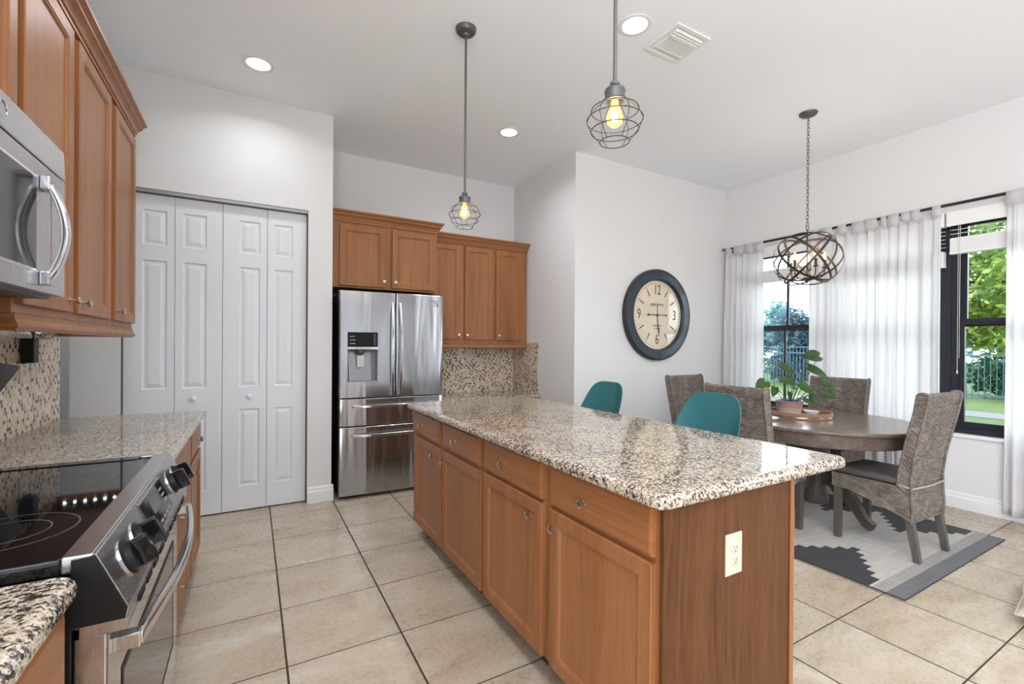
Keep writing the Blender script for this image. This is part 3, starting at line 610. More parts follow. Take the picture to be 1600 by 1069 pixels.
# ------------------------------------------------------------------ microwave (local x = worldY-1.045, y=0 front at X=-.474)
mw = thing('microwave', 'stainless over-the-range microwave with bowed handle', 'microwave', (-.474, 1.045, 0), PH)
MW = .755; A0, A1 = 1.445, 1.872
MB().box(.0, MW, .035, .415, A0+.012, A1).build('body', M['darkgrey'], mw, smooth=0, bevel=.002)
MB().box(.01, MW-.01, .03, .40, A0, A0+.012).build('underside', M['darkgrey'], mw, smooth=0)
MB().prism([(0, 1.789), (.0, 1.80), (.003, A1), (.035, A1), (.035, 1.789)], 'x', 0, MW).build('top_grille', M['steel'], mw, smooth=0, bevel=.002)
md = MB().box(0, MW, 0, .034, A0+.008, 1.785).build('door', M['steel'], mw, smooth=0, bevel=.003)
MB().panel(.03, .548, 1.498, 1.742, [(0, 0), (0, .0015), (.006, .003), (.012, .003)]).build('window_frame', M['chrome'], md, smooth=0)
MB().panel(.038, .540, 1.506, 1.734, [(0, .001), (0, .0036), (.002, .0036)]).build('window', M['blackgloss'], md, smooth=0)
hp = [(.588, -.012-.034*sin(pi*k/16)**.8, 1.487+.245*k/16) for k in range(17)]
MB().bar(hp, .030, .016, (0, 1, 0)).build('handle', M['chrome'], md, bevel=.006, seg=3)
for z in (1.487, 1.732): MB().box(.568, .608, -.02, .0, z-.018, z+.018).build('handle_bracket', M['steel'], md, smooth=0, bevel=.004)
MB().panel(.645, .742, 1.475, 1.765, [(0, 0), (0, .001), (.003, .0015), (.004, .0015)]).build('control_area', M['steel'], md, smooth=0)
MB().lathe([(.018, 0), (.021, 0), (.021, .004), (.018, .004)], 24, (.375, .004, 1.832), '-y', cap=False).build('emblem_ring', M['chrome'], mw)

# small things under the left uppers
r = thing('light_bar', 'slim under-cabinet light bar with six glowing dots', 'light', (-.86, 3.20, 1.372))
MB().box(0, .24, -.012, .012, 0, .03).build('housing', M['darkgrey'], r, smooth=0, bevel=.002)
for k in range(6): MB().lathe([(0, -.002), (.006, -.002), (.006, .001), (0, .001)], 10, (.02+.04*k, 0, 0)).build('led', M['led'], r)
r = thing('power_adapter', 'black power adapter plugged into the left wall outlet', 'adapter', (-.8905, 2.84, 1.24), PH)
MB().box(-.03, .03, -.05, -.006, -.01, .10).box(-.03, .06, -.02, -.006, -.012, .006).build('plug_block', M['black'], r, smooth=0, bevel=.004)
pts = [(.005+.012*sin(i*.9), -.03-.008*cos(i*.7), .10+.012*i) for i in range(4)]+[(.10, -.03, .112), (.2, -.02, .10), (.3, -.015, .105), (.36, -.02, .132)]
MB().tube(pts, .003, 6).build('cord', M['black'], r)
r = thing('tablet', 'black tablet angled out from the left wall mosaic by the outlet', 'tablet', (-.892, 2.20, 1.10))
e1 = Vector((0, -.149, .017)).normalized(); e2 = Vector((-.474, 0, -.881)).normalized(); e2 = (e2-e1*e2.dot(e1)).normalized(); e3 = e1.cross(e2)
cr = Vector((-.75+.892, 2.377-2.20, 1.234-1.10))
mb = MB(); mb.T = Matrix(((e1.x, e2.x, e3.x, cr.x), (e1.y, e2.y, e3.y, cr.y), (e1.z, e2.z, e3.z, cr.z), (0, 0, 0, 1)))
mb.loops([[(x, y, z) for x, y in rounded_rect(i_, .25-i_, i_, .17-i_, [.014]*4, 5)] for z, i_ in ((-.004, .002), (-.002, 0), (.004, 0), (.006, .002))]); mb.build('screen', M['black'], r, smooth=40)
mb = MB().lathe([(.0, .0002), (.03, .0002), (.03, .008), (.0, .008)], 18, axis='x'); mid = cr+e1*.125+e2*.085
mb.tube([(.006, 0, 0), (.04, 0, .01), tuple(mid-Vector((.012, 0, 0)))], .008, 8); mb.build('wall_arm', M['black'], r)

# ------------------------------------------------------------------ lights and ceiling
CL = ['round recessed ceiling light nearest the pantry doors', 'round recessed ceiling light above the back corner cabinets', 'round recessed ceiling light beside the air vent']
for (x, y), l in zip(CANS_SEEN, CL):
    r = thing('recessed_light', l, 'ceiling light', (x, y, CEIL))
    MB().lathe([(.074, -.001), (.098, -.001), (.098, -.004), (.086, -.008), (.074, -.006)], 36, cap=False).build('trim_ring', M['trimw'], r)
    MB().lathe([(0, -.001), (.074, -.001), (.074, -.003), (0, -.003)], 36).build('diffuser', M['can'], r)
r = thing('air_vent', 'square white ceiling air vent', 'vent', (2.35, 2.03, CEIL))
mb = MB()
for a, b, c, d in ((-.15, .15, -.14, -.112), (-.15, .15, .112, .14), (-.15, -.122, -.112, .112), (.122, .15, -.112, .112)): mb.box(a, b, c, d, -.010, -.0005)
mb.build('frame', M['trimw'], r, smooth=0, bevel=.003)
MB().box(-.122, .122, -.112, .112, -.0025, -.0005).build('duct_shade_plate', plain('vent shadow', (.16, .16, .16, 1), .8), r, smooth=0)  # flat grey plate, its colour replaces the shade inside a duct
for k in range(3):
    y = -.106+.021*k; MB().prism([(y, -.004), (y+.003, -.004), (y+.014, -.016), (y+.011, -.016)], 'x', -.122, .122).build('louvre', M['trimw'], r, smooth=0)
for k in range(12):
    x = -.118+.0205*k; MB().prism([(x, -.004), (x+.003, -.004), (x+.013, -.018), (x+.010, -.018)], 'y', -.034, .060).build('fin', M['trimw'], r, smooth=0)
MB().box(-.122, .122, -.046, -.036, -.018, -.003).build('divider', M['trimw'], r, smooth=0)
MB().prism([(.062, -.016), (.072, -.018), (.112, -.006), (.112, -.003), (.062, -.003)], 'x', -.122, .122).build('deflector', M['trimw'], r, smooth=0)

def pendant(x, y, label):
    r = thing('pendant_light', label, 'pendant light', (x, y, 2.048), 0, 'wire cage pendants over the island')
    top = CEIL-2.048
    MB().lathe([(.001, top-.05), (.018, top-.05), (.022, top-.036), (.052, top-.028), (.062, top-.016), (.064, top-.001), (.001, top-.001)], 28).build('canopy', M['iron'], r)
    MB().lathe([(.007, .20), (.007, top-.04)], 10).build('rod', M['iron'], r)
    MB().lathe([(.001, .215), (.011, .215), (.017, .210), (.017, .200), (.013, .198), (.020, .192), (.034, .186), (.037, .178), (.035, .172), (.034, .150), (.036, .147), (.036, .143), (.031, .143), (.028, .165), (.001, .17)], 28).build('socket_cap', M['iron'], r)
    prof = [(.036, .146), (.055, .136), (.083, .112), (.098, .078), (.083, .040), (.051, .0)]
    mb = MB()
    for rr, z in prof[2:]: mb.tube([(rr*cos(2*pi*k/36), rr*sin(2*pi*k/36), z) for k in range(36)], .0017, 6, closed=True)
    for j in range(6):
        a = j*pi/3+.3; mb.tube([(p*cos(a), p*sin(a), z) for p, z in prof], .0015, 6)
    mb.build('wire_cage', M['cage'], r)
    MB().lathe([(.001, .145), (.013, .145), (.014, .130), (.024, .105), (.029, .085), (.026, .066), (.014, .055), (.001, .053)], 20).build('bulb', M['bulb'], r)
    MB().lathe([(.001, .115), (.008, .108), (.012, .09), (.009, .072), (.001, .066)], 12).build('filament', M['fila'], r)
    d = bpy.data.lights.new('bulb_lamp', 'POINT'); d.energy = 3; d.color = (1, .80, .58); d.shadow_soft_size = .03
    o = bpy.data.objects.new('bulb_lamp', d); COL.objects.link(o); o.location = (x, y, 2.048+.088)
    return r
pendant(1.13, 2.585, 'far cage pendant with a glowing bulb, in front of the fridge cabinets')
pendant(1.115, 1.235, 'near cage pendant with a glowing bulb, beside the recessed ceiling light')

# chandelier
ch = thing('chandelier', 'round strap-iron orb chandelier on a chain over the dining table', 'chandelier', (3.985, 2.083, 2.056))
top = CEIL-2.056
MB().lathe([(.001, top-.03), (.02, top-.03), (.055, top-.022), (.066, top-.01), (.068, top-.001), (.001, top-.001)], 28).build('canopy', M['iron'], ch)
mb = MB(); n = 30; z0, z1 = .275, top-.03
for k in range(n):
    zc = z0+(z1-z0)*(k+.5)/n; h = (z1-z0)/n*.68; a = 0 if k % 2 else PH
    mb.tube([(.009*cos(t_)*cos(a), .009*cos(t_)*sin(a), zc+h*sin(t_)) for t_ in [2*pi*i/12 for i in range(12)]], .0024, 5, closed=True)
mb.build('chain', M['iron'], ch)
MB().tube([(.022*cos(t_), 0, .262+.022*sin(t_)) for t_ in [2*pi*i/16 for i in range(16)]], .003, 6, closed=True).build('loop', M['iron'], ch)
random.seed(3)
for k, (pol, az) in enumerate([(52, 0), (52, 60), (52, 120), (52, 180), (52, 240), (52, 300)]):
    nrm = Vector((sin(radians(pol))*cos(radians(az+14)), sin(radians(pol))*sin(radians(az+14)), cos(radians(pol))))
    u = nrm.orthogonal().normalized(); v = nrm.cross(u); L = []
    for i in range(64):
        a = 2*pi*i/64; p = u*cos(a)+v*sin(a); rad = .250-.0011*k
        c = Vector((p.x*rad, p.y*rad, p.z*rad*.97)); L.append([tuple(c+nrm*s*.009+p*q) for s, q in ((-1, -.0012), (1, -.0012), (1, .0012), (-1, .0012))])
    L.append(L[0]); MB().loops(L, False, False).build('strap', M['bronze'], ch)
MB().lathe([(.005, -.155), (.005, .25)], 10).build('stem', M['bronze'], ch)
MB().lathe([(.001, -.20), (.010, -.19), (.016, -.172), (.026, -.165), (.028, -.150), (.014, -.138), (.001, -.135)], 20).build('hub', M['bronze'], ch)
for k in range(5):
    a = 2*pi*k/5+.35; ca, sa = cos(a), sin(a)
    arm = MB().tube([(ca*q, sa*q, z) for q, z in ((.02, -.155), (.05, -.165), (.09, -.160), (.118, -.135), (.122, -.10), (.122, -.075))], .0045, 8).build('arm', M['bronze'], ch)
    MB().lathe([(.001, -.078), (.016, -.078), (.020, -.070), (.011, -.066), (.011, -.012), (.001, -.012)], 14, (ca*.122, sa*.122, 0)).build('candle_sleeve', M['bronze'], arm)
    MB().lathe([(.001, -.012), (.010, -.010), (.0155, .010), (.013, .030), (.005, .052), (.001, .06)], 14, (ca*.122, sa*.122, 0)).lathe([(.001, .0), (.006, .012), (.005, .028), (.001, .036)], 10, (ca*.122, sa*.122, 0), mi=1).build('flame_bulb', [M['bulb'], M['fila']], arm)
d = bpy.data.lights.new('chandelier_lamp', 'POINT'); d.energy = 6; d.color = (1, .80, .58); d.shadow_soft_size = .1
o = bpy.data.objects.new('chandelier_lamp', d); COL.objects.link(o); o.location = (3.985, 2.083, 2.08)

# ------------------------------------------------------------------ clock
ck = thing('wall_clock', 'large round wall clock with blue-black rim and cream face', 'clock', (3.915, YC-.001, 1.68))
R_ = .505
MB().lathe([(R_-.008, .0), (R_, .006), (R_, .046), (R_-.006, .054)], 72, (0, 0, 0), '-y', cap=False).build('rim_side', M['clockside'], ck)
MB().lathe([(R_-.006, .054), (R_-.018, .058), (.398, .058), (.392, .056), (.384, .046), (.380, .020), (.380, 0), (R_-.008, 0)], 72, (0, 0, 0), '-y', cap=False).build('rim', M['clockrim'], ck, smooth=18)
for rr in (R_-.020, .396):
    MB().lathe([(rr-.004, .058), (rr+.004, .058), (rr+.003, .0605), (rr-.003, .0605)], 72, (0, 0, 0), '-y', cap=False).build('rim_bead', M['clockside'], ck)
face = MB().lathe([(.001, .018), (.381, .018), (.381, .020), (.001, .020)], 72, (0, 0, 0), '-y').build('face', M['clockface'], ck)
for a in range(4):
    for i in (-1, 1):
        for j in (-1, 1):
            an = a*PH; rr = .446+i*.014; px = rr*cos(an)-j*.014*sin(an); pz = rr*sin(an)+j*.014*cos(an)
            MB().lathe([(0, .058), (.006, .058), (.005, .061), (0, .062)], 10, (px, 0, pz), '-y').build('stud', M['clockside'], ck)
for h, s_ in ((12, '12'), (3, '3'), (6, '6'), (9, '9')):
    an = PH-h*pi/6; rr = .275
    text(s_, .155, M['clockink'], face, (rr*cos(an), -.0205, rr*sin(an)), (PH, 0, 0), name='numeral', sx=.72)
for h in range(12):
    if h % 3 == 0: continue
    an = PH-h*pi/6; mb = MB(); mb.T = Matrix.Rotation(-an, 4, 'Y')
    mb.box(.235, .305, -.0213, -.0203, -.006, .006).box(.314, .324, -.0213, -.0203, -.005, .005).box(.330, .338, -.0213, -.0203, -.004, .004); mb.build('hour_mark', M['clockink'], face, smooth=0)
mb = MB()
for k in range(60):
    an = k*pi/30; mb.T = Matrix.Rotation(-an, 4, 'Y'); mb.box(.346, .353, -.0213, -.0203, -.0045, .0045)
mb.T = None; mb.build('minute_track', M['clockink'], face, smooth=0)
def faded_line(z, w, h, seed, gap):     # worn, unreadable small print
    rnd = random.Random(seed); mb = MB(); x = -w/2; k = 0
    while x < w/2-.004:
        ww = rnd.uniform(.003, .0065)
        if k != gap: mb.box(x, x+ww*.55, -.0213, -.0203, z, z+h).box(x, x+ww, -.0213, -.0203, z+rnd.choice((0, h*.45, h*.8)), z+h*.2+rnd.choice((0, h*.4, h*.8)))
        x += ww+.004; k += 1
    mb.build('faded_lettering', M['clockink'], face, smooth=0)
faded_line(.105, .205, .022, 4, 10); faded_line(-.125, .15, .014, 5, -1); faded_line(-.155, .11, .011, 6, -1)
MB().box(-.11, .11, -.0213, -.0203, .094, .097).build('rule', M['clockink'], face, smooth=0)
MB().prism([(.13, -.003), (.13, .003), (0, .006), (-.12, .005), (-.14, .016), (-.165, 0), (-.25, .0015), (-.25, -.0015), (-.165, 0), (-.14, -.016), (-.12, -.005), (0, -.006)], 'y', -.030, -.028).lathe([(0, .028), (.013, .028), (.013, .031), (0, .031)], 14, (.13, 0, 0), '-y').build('minute_hand', M['clockhand'], ck, smooth=0)
MB().prism([(-.006, 0), (.004, .10), (.0, .125), (-.006, .10)][::-1]+[(-.0, 0), (.02, -.13), (.036, -.16), (.028, -.235), (.012, -.16), (.008, -.13)], 'y', -.026, -.024).lathe([(0, .02), (.014, .02), (.014, .033), (0, .033)], 16, (0, 0, 0), '-y').build('hour_hand', M['clockhand'], ck, smooth=0)

# ------------------------------------------------------------------ windows, blinds, curtains
XG = XW+.115
edges = [(2.495, 3.415), (1.555, 2.480), (.625, 1.540)]
for k, (a, b) in enumerate(edges):
    w = bpy.data.objects.new('window_%d' % (k+1), None); COL.objects.link(w); tag(w, kind='structure')
    z0, z1, zm = WZ0+.005, WZ1-.005, 1.545; fw = .045
    MB().box(XG-.04, XG+.06, a, a+fw, z0, z1).box(XG-.04, XG+.06, b-fw, b, z0, z1).box(XG-.04, XG+.06, a+fw, b-fw, z0, z0+fw).box(XG-.04, XG+.06, a+fw, b-fw, z1-fw, z1).build('window_frame', M['winframe'], w, smooth=0)
    def sash(nm, x, za, zb, s=.035, rail=.04):
        y0, y1 = a+fw, b-fw
        so = MB().box(x, x+.03, y0, y0+s, za, zb).box(x, x+.03, y1-s, y1, za, zb).box(x, x+.03, y0+s, y1-s, za, za+rail).box(x, x+.03, y0+s, y1-s, zb-rail, zb).build(nm, M['winframe'], w, smooth=0)
        MB().box(x+.012, x+.016, y0+s-.004, y1-s+.004, za+rail-.004, zb-rail+.004).build('pane', M['glass'], so, smooth=0)
        if k == 0: ym = (a+b)/2; MB().box(x+.004, x+.026, ym-.011, ym+.011, za+rail, zb-rail).build('muntin', M['winframe'], so, smooth=0)
    sash('lower_sash', XG-.03, z0+fw, zm+.035, rail=.05); sash('upper_sash', XG+.02, zm-.03, z1-fw)
struct('trim_3', MB().box(XG-.045, XG+.07, 1.5415, 1.5535, WZ0, WZ1).box(XG-.045, XG+.07, 2.4815, 2.4935, WZ0, WZ1), M['winframe'], smooth=0)
struct('trim_4', MB().box(XW-.022, XG-.041, WY0-.03, WY1+.03, WZ0-.022, WZ0-.001), M['trimw'], smooth=0, bevel=.004)
BL = [(2.505, 3.405, 2.075), (1.562, 2.47, 2.02), (.64, 1.548, 2.125)]
BLL = ['white slat blind raised in the window nearest the clock', 'white slat blind raised in the curtain-covered middle window', 'white slat blind raised in the window at the right']
for (a, b, zb), l in zip(BL, BLL):
    r = thing('window_blind', l, 'blind', (XW+.035, (a+b)/2, 0)); h = (b-a)/2
    MB().box(-.075, -.062, -h, h, 2.355, 2.475).box(-.062, -.0, -h, -h+.01, 2.36, 2.47).box(-.062, -.0, h-.01, h, 2.36, 2.47).build('valance', M['blind'], r, smooth=0, bevel=.003)
    MB().box(-.04, .03, -h+.01, h-.01, 2.40, 2.455).build('headrail', M['blind'], r, smooth=0)
    zt = zb+.135
    for z in [zt+.035+.034*i for i in range(int((2.36-zt)/.034))]:
        MB().prism([(-.03, z-.003), (-.03, z), (.02, z+.006), (.02, z+.003)], 'y', -h+.012, h-.012).build('slat', M['blind'], r, smooth=0)
    mb = MB()
    for i in range(12): mb.box(-.032, .022, -h+.012, h-.012, zb+.022+i*.0092, zb+.029+i*.0092)
    mb.box(-.028, .018, -h+.016, h-.016, zb+.02, zt); mb.build('slat_stack', M['blind'], r, smooth=0)
    MB().box(-.034, .024, -h+.010, h-.010, zb, zb+.02).build('bottom_rail', M['blind'], r, smooth=0, bevel=.003)
    MB().tube([(-.045, h-.07, 2.40), (-.045, h-.07, 1.15)], .0016, 5).tube([(-.047, h-.082, 2.40), (-.047, h-.082, 1.25)], .0016, 5).lathe([(.001, 0), (.006, 0), (.004, .03), (.001, .032)], 8, (-.045, h-.07, 1.12)).build('pull_cord', M['cord'], r)

XR, ZR = XW-.075, 2.527
rd = thing('curtain_rod', 'long black curtain rod with caged finial above the windows', 'curtain rod', (XR, 0, ZR))
MB().tube([(0, .55, 0), (0, 3.585, 0)], .0125, 12).build('pole', M['rod'], rd)
fin = MB()
for k in range(6):
    a = k*pi/3; fin.tube([(cos(a)*q, 3.590+yy*.85, sin(a)*q) for q, yy in ((.004, 0), (.013, .012), (.018, .028), (.013, .044), (.002, .055))], .0025, 5)
fin.build('finial', M['rod'], rd)
for y in (3.55, 2.07, .66): MB().box(.0, .074, y-.006, y+.006, -.022, -.012).box(.069, .0745, y-.015, y+.015, -.05, .02).build('bracket', M['rod'], rd, smooth=0)
def curtain(y0, y1, label, nf, seed, tabs, zbot=.03):
    r = thing('curtain', label, 'curtain', (XR, (y0+y1)/2, 0), 0, 'white tab-top curtains on the rod'); W = y1-y0; rnd = random.Random(seed)
    ph = [rnd.uniform(0, 6.28) for _ in range(5)]; nu, nv = 110, 30; zt = ZR-.065
    def P(u, v):
        z = zt+(zbot-zt)*v; env = .35+.65*min(1, v*3)
        wob = .16*sin(2*pi*1.3*u+ph[0])+.05*sin(2*pi*2.7*u+ph[1])
        d = .030*sin(2*pi*nf*(u+wob/nf)+ph[2]+.25*v)+.010*sin(2*pi*(nf*2.3)*u+ph[3]-.6*v)
        yy = -W/2+W*u+.012*sin(2*pi*nf*u+ph[4])*env*min(1, min(u, 1-u)*20)
        spread = 1+.02*sin(ph[0])*v
        return (d*env, yy*spread, z)
    mb = MB(); mb.grid(P, nu, nv); ob = mb.build('drape', M['curtain'], r, smooth=60, fix=False)
    so = ob.modifiers.new('cloth thickness', 'SOLIDIFY'); so.thickness = .0012
    for tpos, tw in tabs:
        tb = MB(); yc = -W/2+W*tpos; x0, y_, z_ = P(tpos, 0)
        path = [(P(tpos, .012)[0]-.002, zt-.03), (-.012, zt+.03), (-.0145, ZR), (-.010, ZR+.0125), (0, ZR+.0150), (.010, ZR+.0125), (.0145, ZR), (.012, zt+.03), (P(tpos, .012)[0]+.003, zt-.03)]
        tb.grid(lambda u, v: (lambda i, f: (path[i][0]+(path[i+1][0]-path[i][0])*f, yc+tw*(u-.5), path[i][1]+(path[i+1][1]-path[i][1])*f))(min(int(v*8), 7), v*8-min(int(v*8), 7)), 2, 8)
        to = tb.build('tab', M['curtain'], r, smooth=60, fix=False); sm = to.modifiers.new('cloth thickness', 'SOLIDIFY'); sm.thickness = .0012
    return r
def tabs_from(spans, W):      # spans as fractions from the high-y end
    return [(1-(a+b)/2, (b-a)*W) for a, b in spans]
curtain(3.105, 3.580, 'white tab-top curtain hanging in the corner beside the clock wall', 6, 1, tabs_from([(.0, .15), (.22, .5), (.505, .75), (.755, 1)], .475))
curtain(2.035, 2.632, 'white tab-top curtain behind the chandelier', 7, 2, tabs_from([(0, .18), (.185, .39), (.47, .60), (.68, .85), (.855, 1)], .597))
curtain(1.568, 2.045, 'white tab-top curtain between the chandelier and the right window', 6, 3, tabs_from([(0, .05), (.11, .20), (.22, .40), (.43, .56), (.565, .71), (.88, 1)], .477))
curtain(.70, 1.185, 'white tab-top curtain cut off by the right picture edge', 6, 4, tabs_from([(0, .2), (.205, .42), (.5, .7), (.75, 1)], .485), .05)

# ------------------------------------------------------------------ dining furniture
ZT = .006
rug = thing('area_rug', 'grey flat-woven rug with black stepped diamonds under the dining table', 'rug', (2.98, 1.055, 0))
MB().box(0, 1.56, 0, 2.44, 0.0002, ZT).build('field', M['rug'], rug, smooth=0)
MB().tube([(0, 0, .004), (1.56, 0, .004), (1.56, 2.44, .004), (0, 2.44, .004)], .0036, 6, closed=True).build('binding', M['rugedge'], rug)
tb = thing('dining_table', 'round weathered brown pedestal dining table', 'table', (3.915, 1.965, ZT))
ZTOP = .756
MB().lathe([(.001, ZTOP-.030), (.640, ZTOP-.030), (.652, ZTOP-.024), (.655, ZTOP-.012), (.652, ZTOP-.003), (.646, ZTOP), (.638, ZTOP), (.001, ZTOP)], 96).build('table_top', M['tabletop'], tb, smooth=50)
MB().lathe([(.55, ZTOP-.125), (.600, ZTOP-.125), (.606, ZTOP-.118), (.606, ZTOP-.035), (.600, ZTOP-.0302), (.55, ZTOP-.0302)], 96, cap=False).loops([[(.55*cos(2*pi*k/96), .55*sin(2*pi*k/96), z) for k in range(96)] for z in (ZTOP-.125, ZTOP-.0302)], False, False).build('apron', M['tabletop'], tb, smooth=50)
MB().lathe([(.001, .10), (.085, .10), (.09, .14), (.075, .20), (.06, .28), (.075, .42), (.095, .50), (.075, .58), (.09, .62), (.26, .69), (.26, .7255), (.001, .7255)], 40).build('pedestal', M['tablebase'], tb)
for k in range(4):
    a = k*PH-.08
    mid = [(.05, .30), (.12, .315), (.19, .285), (.26, .21), (.32, .125), (.36, .062), (.395, .040), (.415, .030)]
    th = [.12, .12, .11, .10, .085, .065, .055, .05]
    up = [(p[0], p[1]+t_*.5) for p, t_ in zip(mid, th)]; dn = [(p[0]-.02, max(0.0005, p[1]-t_*.5)) for p, t_ in zip(mid, th)]
    L = []
    for (ux, uz), (lx, lz) in zip(up, dn): L.append([(ux, -.028, uz), (ux, .028, uz), (lx, .028, lz), (lx, -.028, lz)])
    mb = MB(); mb.T = Matrix.Rotation(a, 4, 'Z'); mb.loops(L); mb.build('foot', M['tablebase'], tb, bevel=.003, smooth=40)

# wicker chair, facing +Y; origin on the floor at the seat centre
def weave(P, nu, nv, Lu, Lv, pitch=.0135, stake=.030, amp=.0085):
    mb = MB(); eps = 1e-3
    def Q(u, v):
        p = Vector(P(u, v)); du = Vector(P(min(u+eps, 1), v))-Vector(P(max(u-eps, 0), v)); dv = Vector(P(u, min(v+eps, 1)))-Vector(P(u, max(v-eps, 0)))
        n = du.cross(dv)
        if n.length > 1e-12: n.normalize()
        b = v*Lv/pitch; row = math.floor(b); h = abs(sin(pi*b))**.6*(.62+.38*sin(pi*u*Lu/stake+pi*row))
        e = min(1, min(u*Lu, (1-u)*Lu)/.004)
        return tuple(p+n*(amp*h*e))
    return mb.grid(Q, nu, nv, Lu, Lv)
def lerp_path(path):
    ds = [0]
    for a, b in zip(path, path[1:]): ds.append(ds[-1]+math.hypot(b[0]-a[0], b[1]-a[1]))
    L = ds[-1]
    def f(v):
        s = max(0, min(1, v))*L
        for i in range(len(path)-1):
            if s <= ds[i+1] or i == len(path)-2:
                t_ = (s-ds[i])/max(1e-9, ds[i+1]-ds[i]); return (path[i][0]+(path[i+1][0]-path[i][0])*t_, path[i][1]+(path[i+1][1]-path[i][1])*t_)
    return f, L
CW = .435
def build_chair(label):
    c = thing('wicker_chair', label, 'chair', (0, 0, 0), 0, 'woven dining chairs round the table')
    # side profile (y, z) of the back: up the outside, over the top, down the inside
    outer = [(-.215, .235), (-.222, .30), (-.215, .40), (-.212, .50), (-.225, .62), (-.252, .76), (-.285, .92), (-.300, 1.015)]
    top = [(-.300, 1.03), (-.292, 1.042), (-.272, 1.045), (-.252, 1.038), (-.246, 1.025)]
    inner = [(-.232, .92), (-.196, .76), (-.168, .62), (-.150, .50), (-.146, .455)]
    f, L = lerp_path(outer+top+inner)
    wx = lambda z: CW/2*(1+.05*max(0, (z-.5))/.5)
    def P(u, v):
        y, z = f(v); bowx = .012*(1-(2*u-1)**2); return ((2*u-1)*-wx(z), y-bowx*(1 if v < .5 else 1)*min(1, max(0, (z-.45)/.2)), z)
    # NB normals point outwards
    weave(P, 84, 840, CW, L).build('backrest', M['rattan'], c, smooth=70, fix=False)
    fo, Lo = lerp_path(outer+[(-.300, 1.035)]); fi, Li = lerp_path([(-.146, .455)]+inner[::-1][1:]+[(-.246, 1.035)])
    for s in (-1, 1):
        def S(u, v):
            a, b = fo(.18+.82*v if False else v*.82+.18), fi(v); x = s*wx((a[1]+b[1])/2)
            return (x, a[0]+(b[0]-a[0])*u, a[1]+(b[1]-a[1])*u)
        if s > 0: weave(lambda u, v: S(u, v), 10, 330, .06, .6, .0135, .03, .006).build('back_side', M['rattan'], c, smooth=70, fix=False)
        else: weave(lambda u, v: S(1-u, v), 10, 330, .06, .6, .0135, .03, .006).build('back_side', M['rattan'], c, smooth=70, fix=False)
    eb = MB()
    for s in (-1, 1):
        eb.tube([(s*(wx(z)+.001), y-.001, z) for y, z in outer]+[(s*(wx(z)+.001), y, z) for y, z in top]+[(s*(wx(z)+.001), y+.001, z) for y, z in inner], .0085, 8)
        eb.tube([(s*(CW/2-.002), yb_+q*(yf_-yb_), .245+.115*min(1, q*1.25)**.8) for yb_, yf_ in ((-.212, .232),) for q in [i/14 for i in range(15)]]+[(s*(CW/2-.002), .232, .452)], .006, 8)
    eb.tube([(-CW/2, .233, .360), (CW/2, .233, .360)], .006, 8).tube([(-CW/2, -.216, .240), (CW/2, -.216, .240)], .007, 8)
    eb.build('edge_binding', M['rattan'], c, smooth=60)
    # skirts
    yb, yf, zs = -.212, .232, .452
    def low(q): return .245+(.360-.245)*min(1, q*1.25)**.8
    for s in (-1, 1):
        def K(u, v, s=s):
            q = u if s > 0 else 1-u; y = yb+(yf-yb)*q; zl = low(q); z = zs+(zl-zs)*v
            return (s*(CW/2-.002), y, z)
        weave(lambda u, v: K(u, 1-v), 84, 110, .45, .19, .0135, .022, .006).build('skirt', M['rattan'], c, smooth=70, fix=False)
    weave(lambda u, v: (-(2*u-1)*(CW/2-.002), yf, .36+(zs-.36)*v), 84, 54, CW, .09, .0135, .022, .006).build('skirt', M['rattan'], c, smooth=70, fix=False)
    MB().box(-CW/2+.008, CW/2-.008, yb+.012, yf-.008, .40, .450).build('seat_frame', M['tablebase'], c, smooth=0)
    # cushion: soft rounded block
    Lp = []
    for z, i in ((.4530, .014), (.458, .004), (.470, 0), (.484, .002), (.494, .012), (.500, .035), (.503, .08)):
        Lp.append([(x, y, z) for x, y in rounded_rect(-CW/2+.002+i, CW/2-.002-i, -.150+i*.6, .238-i, [max(.035-i, .004)]*4, 5)])
    cu = MB().loops(Lp).build('cushion', M['leather'], c, smooth=60)
    MB().tube([(x, y, .470) for x, y in rounded_rect(-CW/2+.001, CW/2-.001, -.15, .239, [.036]*4, 5)], .003, 6, closed=True).build('piping', M['leather'], cu)
    MB().bar([(-CW/2-.004, -.145, .462), (-CW/2-.006, -.20, .455), (-CW/2-.004, -.224, .452), (0, -.230, .447), (CW/2+.004, -.224, .452), (CW/2+.006, -.20, .455), (CW/2+.004, -.145, .462)], .003, .010).build('tie', M['tie'], c, smooth=0)
    for s in (-1, 1):
        x = s*(CW/2-.024)
        def leg(p0, p1, w0, w1):
            return MB().loops([[(p0[0]-w0, p0[1]-w0, p0[2]), (p0[0]+w0, p0[1]-w0, p0[2]), (p0[0]+w0, p0[1]+w0, p0[2]), (p0[0]-w0, p0[1]+w0, p0[2])], [(p1[0]-w1, p1[1]-w1, p1[2]), (p1[0]+w1, p1[1]-w1, p1[2]), (p1[0]+w1, p1[1]+w1, p1[2]), (p1[0]-w1, p1[1]+w1, p1[2])]])
        leg((x, yf-.026, 0), (x, yf-.026, .405), .019, .022).build('leg', M['greywood'], c, smooth=0, bevel=.003)
        leg((x, yb-.030, 0), (x, yb+.034, .38), .018, .023).build('leg', M['greywood'], c, smooth=0, bevel=.003)
    return c
c4 = build_chair('wicker dining chair nearest the camera, back turned, on the black-stepped rug')
c4.location = (3.762, 1.435, ZT+.0006); c4.rotation_euler = (0, 0, radians(-2))
dup(c4, (3.265, 2.045, ZT+.0006), radians(-90), 'wicker dining chair behind the near teal stool')
dup(c4, (3.695, 2.79, ZT+.0006), radians(180), 'wicker dining chair nearest the clock wall')
